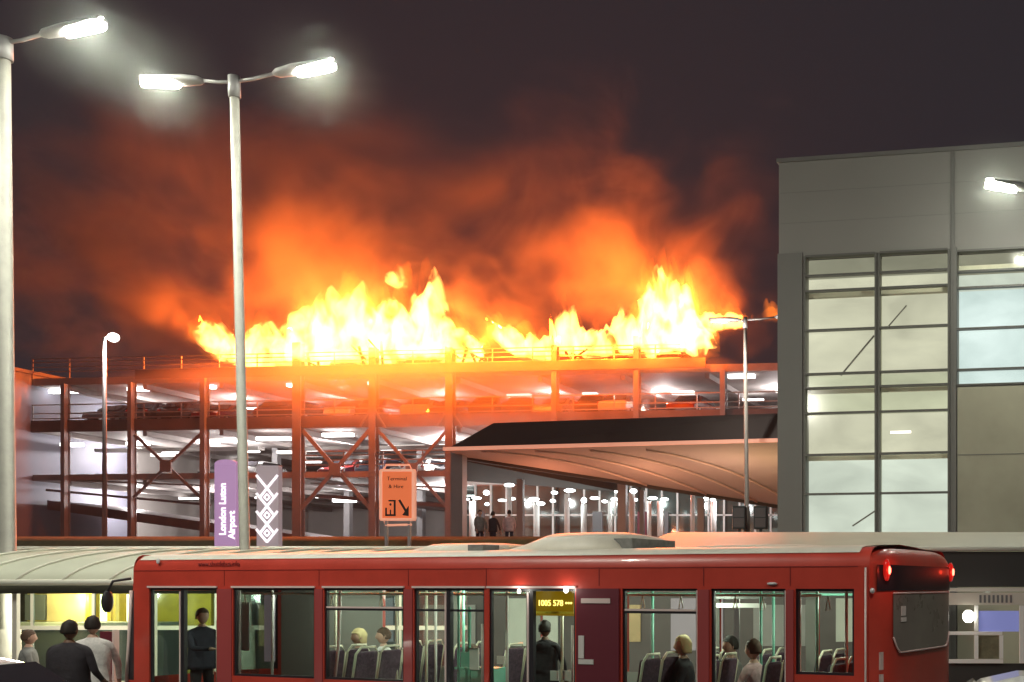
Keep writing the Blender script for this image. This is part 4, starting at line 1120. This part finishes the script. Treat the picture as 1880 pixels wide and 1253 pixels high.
for px in (450, 610, 700, 1180, 1250, 1350, 1400, 1520):
    x = bs_(px,.5); MB().tube([(x,-.5,2.27),(x-.03,-.5,2.12),(x+.03,-.5,2.10),(x,-.5,2.27)], .008, 6).build('hand_strap', 'seat_rail', bus)
MB().box(bs_(465,1.),bs_(432,1.),-1.1,-1.06,.4,2.3).build('cab_screen', 'terminal_glass', bus)
for px0, px1, py0, py1, off, m in ((432,457,1106,1195,1.05,'paper'),(485,503,1093,1215,1.04,'totem_mauve'),(846,878,1198,1225,.5,'grab_green'),(862,878,1190,1230,.48,'paper'),(912,925,1205,1220,.35,'paper'),(1010,1024,1232,1250,.3,'paper'),(1033,1048,1232,1250,.3,'paper'),(1310,1405,1108,1116,1.6,'paper'),(1310,1405,1095,1100,1.6,'cloth_grey')):
    MB().box(bs_(px1,off), bs_(px0,off), -off-.02, -off, bz(py1,(px0+px1)/2,off), bz(py0,(px0+px1)/2,off)).build('notice', m, bus)
# amber display inside the middle door
a, b = bs_(1053,.25), bs_(972,.25); cxm = (a+b)/2; zc = bz(1108,1010,.25)
MB().box(a,b,-.33,-.25,bz(1131,1010,.25),bz(1086,1010,.25)).build('led_display', 'led_board', bus)
lettering('1005 578 •••', .105, 'led_amber', bus, (cxm-.06, -.244, zc), (R(90),0,math.pi), 'led_text')
MB().box(a,b,-.249,-.243,bz(1127,1010,.25),bz(1123,1010,.25)).build('led_strip', 'kiosk_yellow', bus)
for px, py, s_ in ((956,1086,.022),(1042,1083,.032)):
    MB().ell((bs_(px), .03, bz(py, px)), (s_*1.1,.02,s_*1.4), 12, 8).build('door_lamp', 'bus_lamp', bus)
    lamp('lamp_light', (bs_(px), .12, bz(py, px)), 1.5, (1,.95,.85), .03, bus)
for i in range(6):
    x = .9+i*(LEN-1.2)/6
    MB().box(x,x+.7,-WID/2-.06,-WID/2+.06,2.41,2.437).build('ceiling_lamp', 'strip_lamp_soft', bus)
    lamp('lamp_light', (x+.4,-WID/2,2.3), 36.0, (.95,1,.85), .15, bus)
# green machine cabinet near the middle door
x = bs_(862,.9); MB().box(x-.3,x+.2,-1.3,-.9,.36,1.25).build('luggage_rack', 'grab_green', bus)
mb = MB(); 
for z in (1.25, 2.05): mb.bar((x-.3,-.9,z),(x+.25,-.9,z),.03)
mb.bar((x-.3,-.9,.4),(x-.3,-.9,2.1),.03); mb.bar((x+.0,-.9,.4),(x+.0,-.9,2.1),.03); mb.build('luggage_rail', 'grab_green', bus)

# ------------------------------------------------------------ near cars and panels
c = put_car('white', (P(1890,0,12.2).x, 12.4, 0), R(178), 'white car whose roof shows in the corner behind the tail of the bus', 'cars on the near road')
c = put_car('white', (P(-100,0,13.5).x, 13.5, .0), R(4), 'white car partly in view by the near lamp post under the curved shelter', 'cars on the near road')
c['group'] = 'cars on the near road'; c.scale = (1,1,1.08)
p = P(196,1160,18.3)
t = empty('information_post', (p.x, 18.3, 0.), label='dark red information post just ahead of the bus', cat='post')
MB().box(-.11,.09,0,.1,.13,p.z).build('panel', 'maroon_panel', t); MB().box(.09,.12,-.01,.11,.13,p.z+.02).build('edge', 'bus_trim', t)

# ------------------------------------------------------------ people
def person(loc, rz, lab, top='cloth_black', legs='cloth_navy', skin='skin', hair='hair_dark', h=1.75, pose='stand', arms=((.12,.0),(.12,.0)), hairlen=.0, group=None, parent=None, fat=1.):
    r = empty('person', loc, rz, lab, 'person', group)
    s = h/1.75
    bm = bmesh.new(); lay = bm.verts.layers.skin.verify()
    V = {}
    def v(n_, p, rx, ry=None):
        x = bm.verts.new(Vector(p)*s); x[lay].radius = (rx*s, (ry or rx)*s); V[n_] = x; return x
    def e(*ns):
        for a_, b_ in zip(ns, ns[1:]): bm.edges.new((V[a_], V[b_]))
    sit = pose == 'sit'; dz = -.42 if sit else 0
    v('pel', (0,0,.95+dz), .15*fat, .12*fat); v('wst', (0,.01,1.12+dz), .145*fat, .11*fat); v('chs', (0,.0,1.30+dz), .17*fat, .115*fat); v('shd', (0,-.01,1.42+dz), .13*fat, .09)
    v('nck', (0,0,1.50+dz), .058); v('nk2', (0,-.012,1.55+dz), .055)
    e('pel','wst','chs','shd','nck','nk2')
    for sd, tg, (fw, bend) in ((-1,'l',arms[0]),(1,'r',arms[1])):
        v('sh'+tg, (.19*sd*fat,0,1.40+dz), .062); 
        el = Vector((.25*sd*fat,-.04-fw*.5,1.12+dz+fw*.15)); v('el'+tg, el, .045)
        wr = el+Vector((-.03*sd,-.06-bend*.8-fw*.5,-.22+bend*.9)); v('wr'+tg, wr, .030)
        d = (wr-el).normalized(); pm = wr+d*.055; v('pm'+tg, pm, .034, .020)
        e('shd','sh'+tg,'el'+tg,'wr'+tg,'pm'+tg)
        side = Vector((0,1,0)) if abs(d.z) > .5 else Vector((1,0,0))
        for q in range(4):
            ln = (.075,.088,.082,.064)[q]; b0 = pm+d*.035+side*(q-1.5)*.019
            v(f'f{tg}{q}a', b0, .0095); v(f'f{tg}{q}b', b0+d*ln*.5+Vector((-.012*sd,0,0)), .0088); v(f'f{tg}{q}c', b0+d*ln*.92+Vector((-.032*sd,0,0)), .0078)
            e('pm'+tg, f'f{tg}{q}a', f'f{tg}{q}b', f'f{tg}{q}c')
        v(f't{tg}a', wr+d*.03-side*.034, .011); v(f't{tg}b', wr+d*.075-side*.052, .0095); e('pm'+tg, f't{tg}a', f't{tg}b')
        v('hp'+tg, (.09*sd,0,.90+dz), .10)
        if sit:
            v('kn'+tg, (.11*sd,-.44,.90+dz+.02), .065); v('an'+tg, (.11*sd,-.46,.09), .043); v('ft'+tg, (.11*sd,-.62,.04), .04)
        else:
            v('kn'+tg, (.10*sd,-.01,.50), .062); v('an'+tg, (.10*sd,.02,.09), .042); v('ft'+tg, (.11*sd,-.13,.04), .04)
        e('pel','hp'+tg,'kn'+tg,'an'+tg,'ft'+tg)
    for x in bm.verts: x[lay].use_root = (x is V['pel'])
    me = bpy.data.meshes.new('p'); bm.to_mesh(me); bm.free()
    o = bpy.data.objects.new('p', me); col.objects.link(o)
    sk_ = o.modifiers.new('s', 'SKIN'); sk_.use_smooth_shade = True
    sb = o.modifiers.new('b', 'SUBSURF'); sb.levels = sb.render_levels = 2
    dg = bpy.context.evaluated_depsgraph_get()
    me2 = bpy.data.meshes.new_from_object(o.evaluated_get(dg)); bpy.data.objects.remove(o)
    bm = bmesh.new(); bm.from_mesh(me2)
    # head joined to the same mesh
    hc = Vector((0,-.015,1.655+dz))*s
    hb = MB(); hb.bm.free(); hb.bm = bm
    n0 = len(bm.faces)
    rings = []
    for i in range(1, 14):
        t = math.pi*i/14; ring = []
        for k in range(20):
            a_ = 2*math.pi*k/20; x = .078*math.sin(t)*math.cos(a_); y = .098*math.sin(t)*math.sin(a_); z = .118*math.cos(t)
            if z < 0: x *= 1-.28*(-z/.118)**1.3; y *= 1-.12*(-z/.118)
            if y < 0:
                if abs(x) < .016 and -.045 < z < .01: y -= .020*(1-abs(x)/.016)*(1-abs(z+.025)/.05)
                if abs(abs(x)-.03) < .016 and abs(z-.008) < .016: y += .007
                if abs(x) < .025 and abs(z+.062) < .010: y -= .004
            ring.append(hc+Vector((x,y,z))*s)
        rings.append(ring)
    hb.loft(rings)
    for sd in (-1,1): hb.ell(hc+Vector((.079*sd,.008,-.01))*s, (.010*s,.020*s,.030*s), 8, 6)
    bm.faces.ensure_lookup_table()
    for f in bm.faces:
        f.smooth = True; c_ = f.calc_center_median()/s
        if f.index >= n0 or len(bm.faces)-0 and c_.z > 1.50+dz: f.material_index = 0
        else:
            arm = abs(c_.x) > .195*fat
            if c_.z < .07: f.material_index = 3
            elif (c_.z < .96+dz and not arm and not (sit and False)): f.material_index = 2
            else: f.material_index = 1
    for tg in 'lr':
        pw = V_pos = None
    for f in bm.faces:
        c_ = f.calc_center_median()/s
        for sd, (fw, bend) in ((-1,arms[0]),(1,arms[1])):
            el = Vector((.25*sd*fat,-.04-fw*.5,1.12+dz+fw*.15)); wr = el+Vector((-.03*sd,-.06-bend*.8-fw*.5,-.22+bend*.9)); d = (wr-el).normalized()
            if (c_-wr).dot(d) > -.01 and (c_-wr).length < .24 and abs(c_.x) > .12: f.material_index = 0
    me = bpy.data.meshes.new('body'); bm.to_mesh(me); bm.free()
    for m_ in (skin, top, legs, 'rubber'): me.materials.append(M[m_])
    b_ = bpy.data.objects.new('body', me); col.objects.link(b_); b_.parent = r
    mb = MB()
    rings = []
    for i in range(1, 11):
        t = math.pi*.62*i/10; ring = []
        for k in range(20):
            a_ = 2*math.pi*k/20; y = math.sin(a_)
            zc_ = math.cos(t); 
            if y < -.1: zc_ = max(zc_, .42)
            st_ = math.sin(t) if y >= -.1 or math.cos(t) > .42 else math.sqrt(1-.42**2)
            ring.append(hc+Vector((.088*st_*math.cos(a_)*1.0, .108*st_*y+.008, .128*zc_+.004-(hairlen if i > 8 and y > -.2 else 0)))*s)
        rings.append(ring)
    sd_ = len(bpy.data.objects)*.37
    for ring in rings:
        for q_ in range(len(ring)):
            ring[q_] = hc+(ring[q_]-hc)*(1.03+.10*noise.noise(ring[q_]*28+Vector((sd_,0,0)))+.05*noise.noise(ring[q_]*70))
    mb.loft(rings).build('hair', hair, r)
    # loose jacket or shirt hanging over the body
    jb = MB(); jr = []
    for zz, rx, ry in ((1.475,.085,.075),(1.44,.155,.105),(1.38,.205,.125),(1.28,.212,.140),(1.15,.198,.140),(1.02,.200,.145),(.90,.212,.155),(.84,.216,.158)):
        if sit and zz < 1.0: continue
        ring = []
        for k in range(32):
            a_ = 2*math.pi*k/32; p_ = Vector((rx*fat*math.cos(a_), ry*fat*math.sin(a_)+.0, zz+dz))
            f_ = 1+.09*noise.noise(Vector((math.cos(a_)*2.2+sd_, math.sin(a_)*2.2, zz*5)))*(1.5-zz)*2.2
            ring.append(Vector((p_.x*f_, p_.y*f_, p_.z))*s)
        jr.append(ring)
    jb.loft(jr).build('jacket', top, r)
    if parent: pass
    return r
# waiting at the stop, seen from behind
p = P(127, 0, 16.2); person((p.x,16.2,.0), R(176), 'broad person in a black top seen from behind at the bus stop', 'cloth_black', 'cloth_navy', 'skin_dark', 'hair_dark', 1.88, fat=1.28, arms=((.0,.12),(.05,.1)))
p = P(170, 0, 17.0); person((p.x,17.0,.0), R(200), 'person in a white top just ahead of the bus nose', 'cloth_white', 'cloth_pink', 'skin', 'hair_dark', 1.92, arms=((.2,.0),(.0,.0)))
p = P(52, 0, 18.6); person((p.x,18.6,.0), R(120), 'person in dark grey standing deep under the curved shelter', 'cloth_grey', 'cloth_navy', 'skin', 'hair_brown', 1.66)
# boarding through the front door
ra = bus.matrix_basis.to_euler()
def inbus(px, off, z=.36):
    x = bs_(px, off); return Vector((X1-x*cT+off*sT, D1+x*sT+off*cT, z))
q = inbus(371, .75); person((q.x,q.y,.30), R(60), 'person in a dark waistcoat over white sleeves standing at the front door of the bus', 'cloth_navy', 'cloth_black', 'skin', 'hair_brown', 1.72, arms=((.35,.25),(.0,.05)))
q = inbus(660, 1.25); person((q.x,q.y,.36), R(-40), 'blond passenger sitting with back against the second window of the bus', 'cloth_olive', 'cloth_navy', 'skin', 'hair_blond', 1.8, pose='sit', hairlen=.06)
q = inbus(705, 1.95); person((q.x,q.y,.36), R(-69+20), 'passenger in pale clothes beyond the blond passenger', 'cloth_white', 'cloth_navy', 'skin', 'hair_brown', 1.78, pose='sit')
q = inbus(1255, .9); person((q.x,q.y,.36), R(-75), 'blond passenger by the window just behind the bus middle door', 'cloth_black', 'cloth_navy', 'skin', 'hair_blond', 1.8, pose='sit', hairlen=.05)
q = inbus(1342, 1.3); person((q.x,q.y,.36), R(-50), 'dark haired passenger near the rear wheel window of the bus', 'cloth_grey', 'cloth_navy', 'skin', 'hair_dark', 1.78, pose='sit')
q = inbus(1384, .8); person((q.x,q.y,.36), R(-110), 'passenger in a pale yellow top near the rear of the bus', 'cloth_pink', 'cloth_navy', 'skin', 'hair_brown', 1.76, pose='sit')
q = inbus(1000, .9); person((q.x,q.y,.30), R(170), 'person in black standing inside the middle door of the bus', 'cloth_black', 'cloth_black', 'skin_dark', 'hair_dark', 1.60)
q = inbus(866, 1.2); person((q.x,q.y,.36), R(100), 'person in aqua seated by the green rails inside the bus', 'cloth_aqua', 'cloth_navy', 'skin', 'hair_brown', 1.55, pose='sit')
# far people on the upper ground
for i, (px, rz, tp, lab) in enumerate(((881,40,'cloth_grey','person in grey farthest left among those waiting under the canopy'),(905,160,'cloth_black','dark haired person in black waiting under the canopy beside a white post'),(935,200,'cloth_pink','person in pink waiting under the canopy close to the dark column'))):
    D = 44; p = P(px, 943, D)
    hgt = 1.72; person((p.x, D, UP), R(rz), lab, tp, 'cloth_navy', 'skin', 'hair_dark', 1.5-.05*(i%2), group='people waiting under the canopy')
# ------------------------------------------------------------ faint moonlight
sd = bpy.data.lights.new('moon', 'SUN'); sd.energy = .02; sd.angle = R(.5); sd.color = (.8,.85,1)
so = bpy.data.objects.new('moon', sd); col.objects.link(so); so.rotation_euler = (R(40), 0, R(200))
# drifting haze over the whole place
HZ = .00022
hm = bpy.data.materials.new('haze'); hm.use_nodes = True; nt = hm.node_tree; nt.nodes.clear()
o_ = nt.nodes.new('ShaderNodeOutputMaterial'); v_ = nt.nodes.new('ShaderNodeVolumePrincipled')
v_.inputs['Color'].default_value = (.85,.85,.85,1); v_.inputs['Density'].default_value = HZ; v_.inputs['Anisotropy'].default_value = .4
nt.links.new(v_.outputs[0], o_.inputs['Volume']); M['haze'] = hm
if HZ: MB().box(-75, 45, -12, 130, -1.5, 60).build('haze', 'haze', kind='stuff')
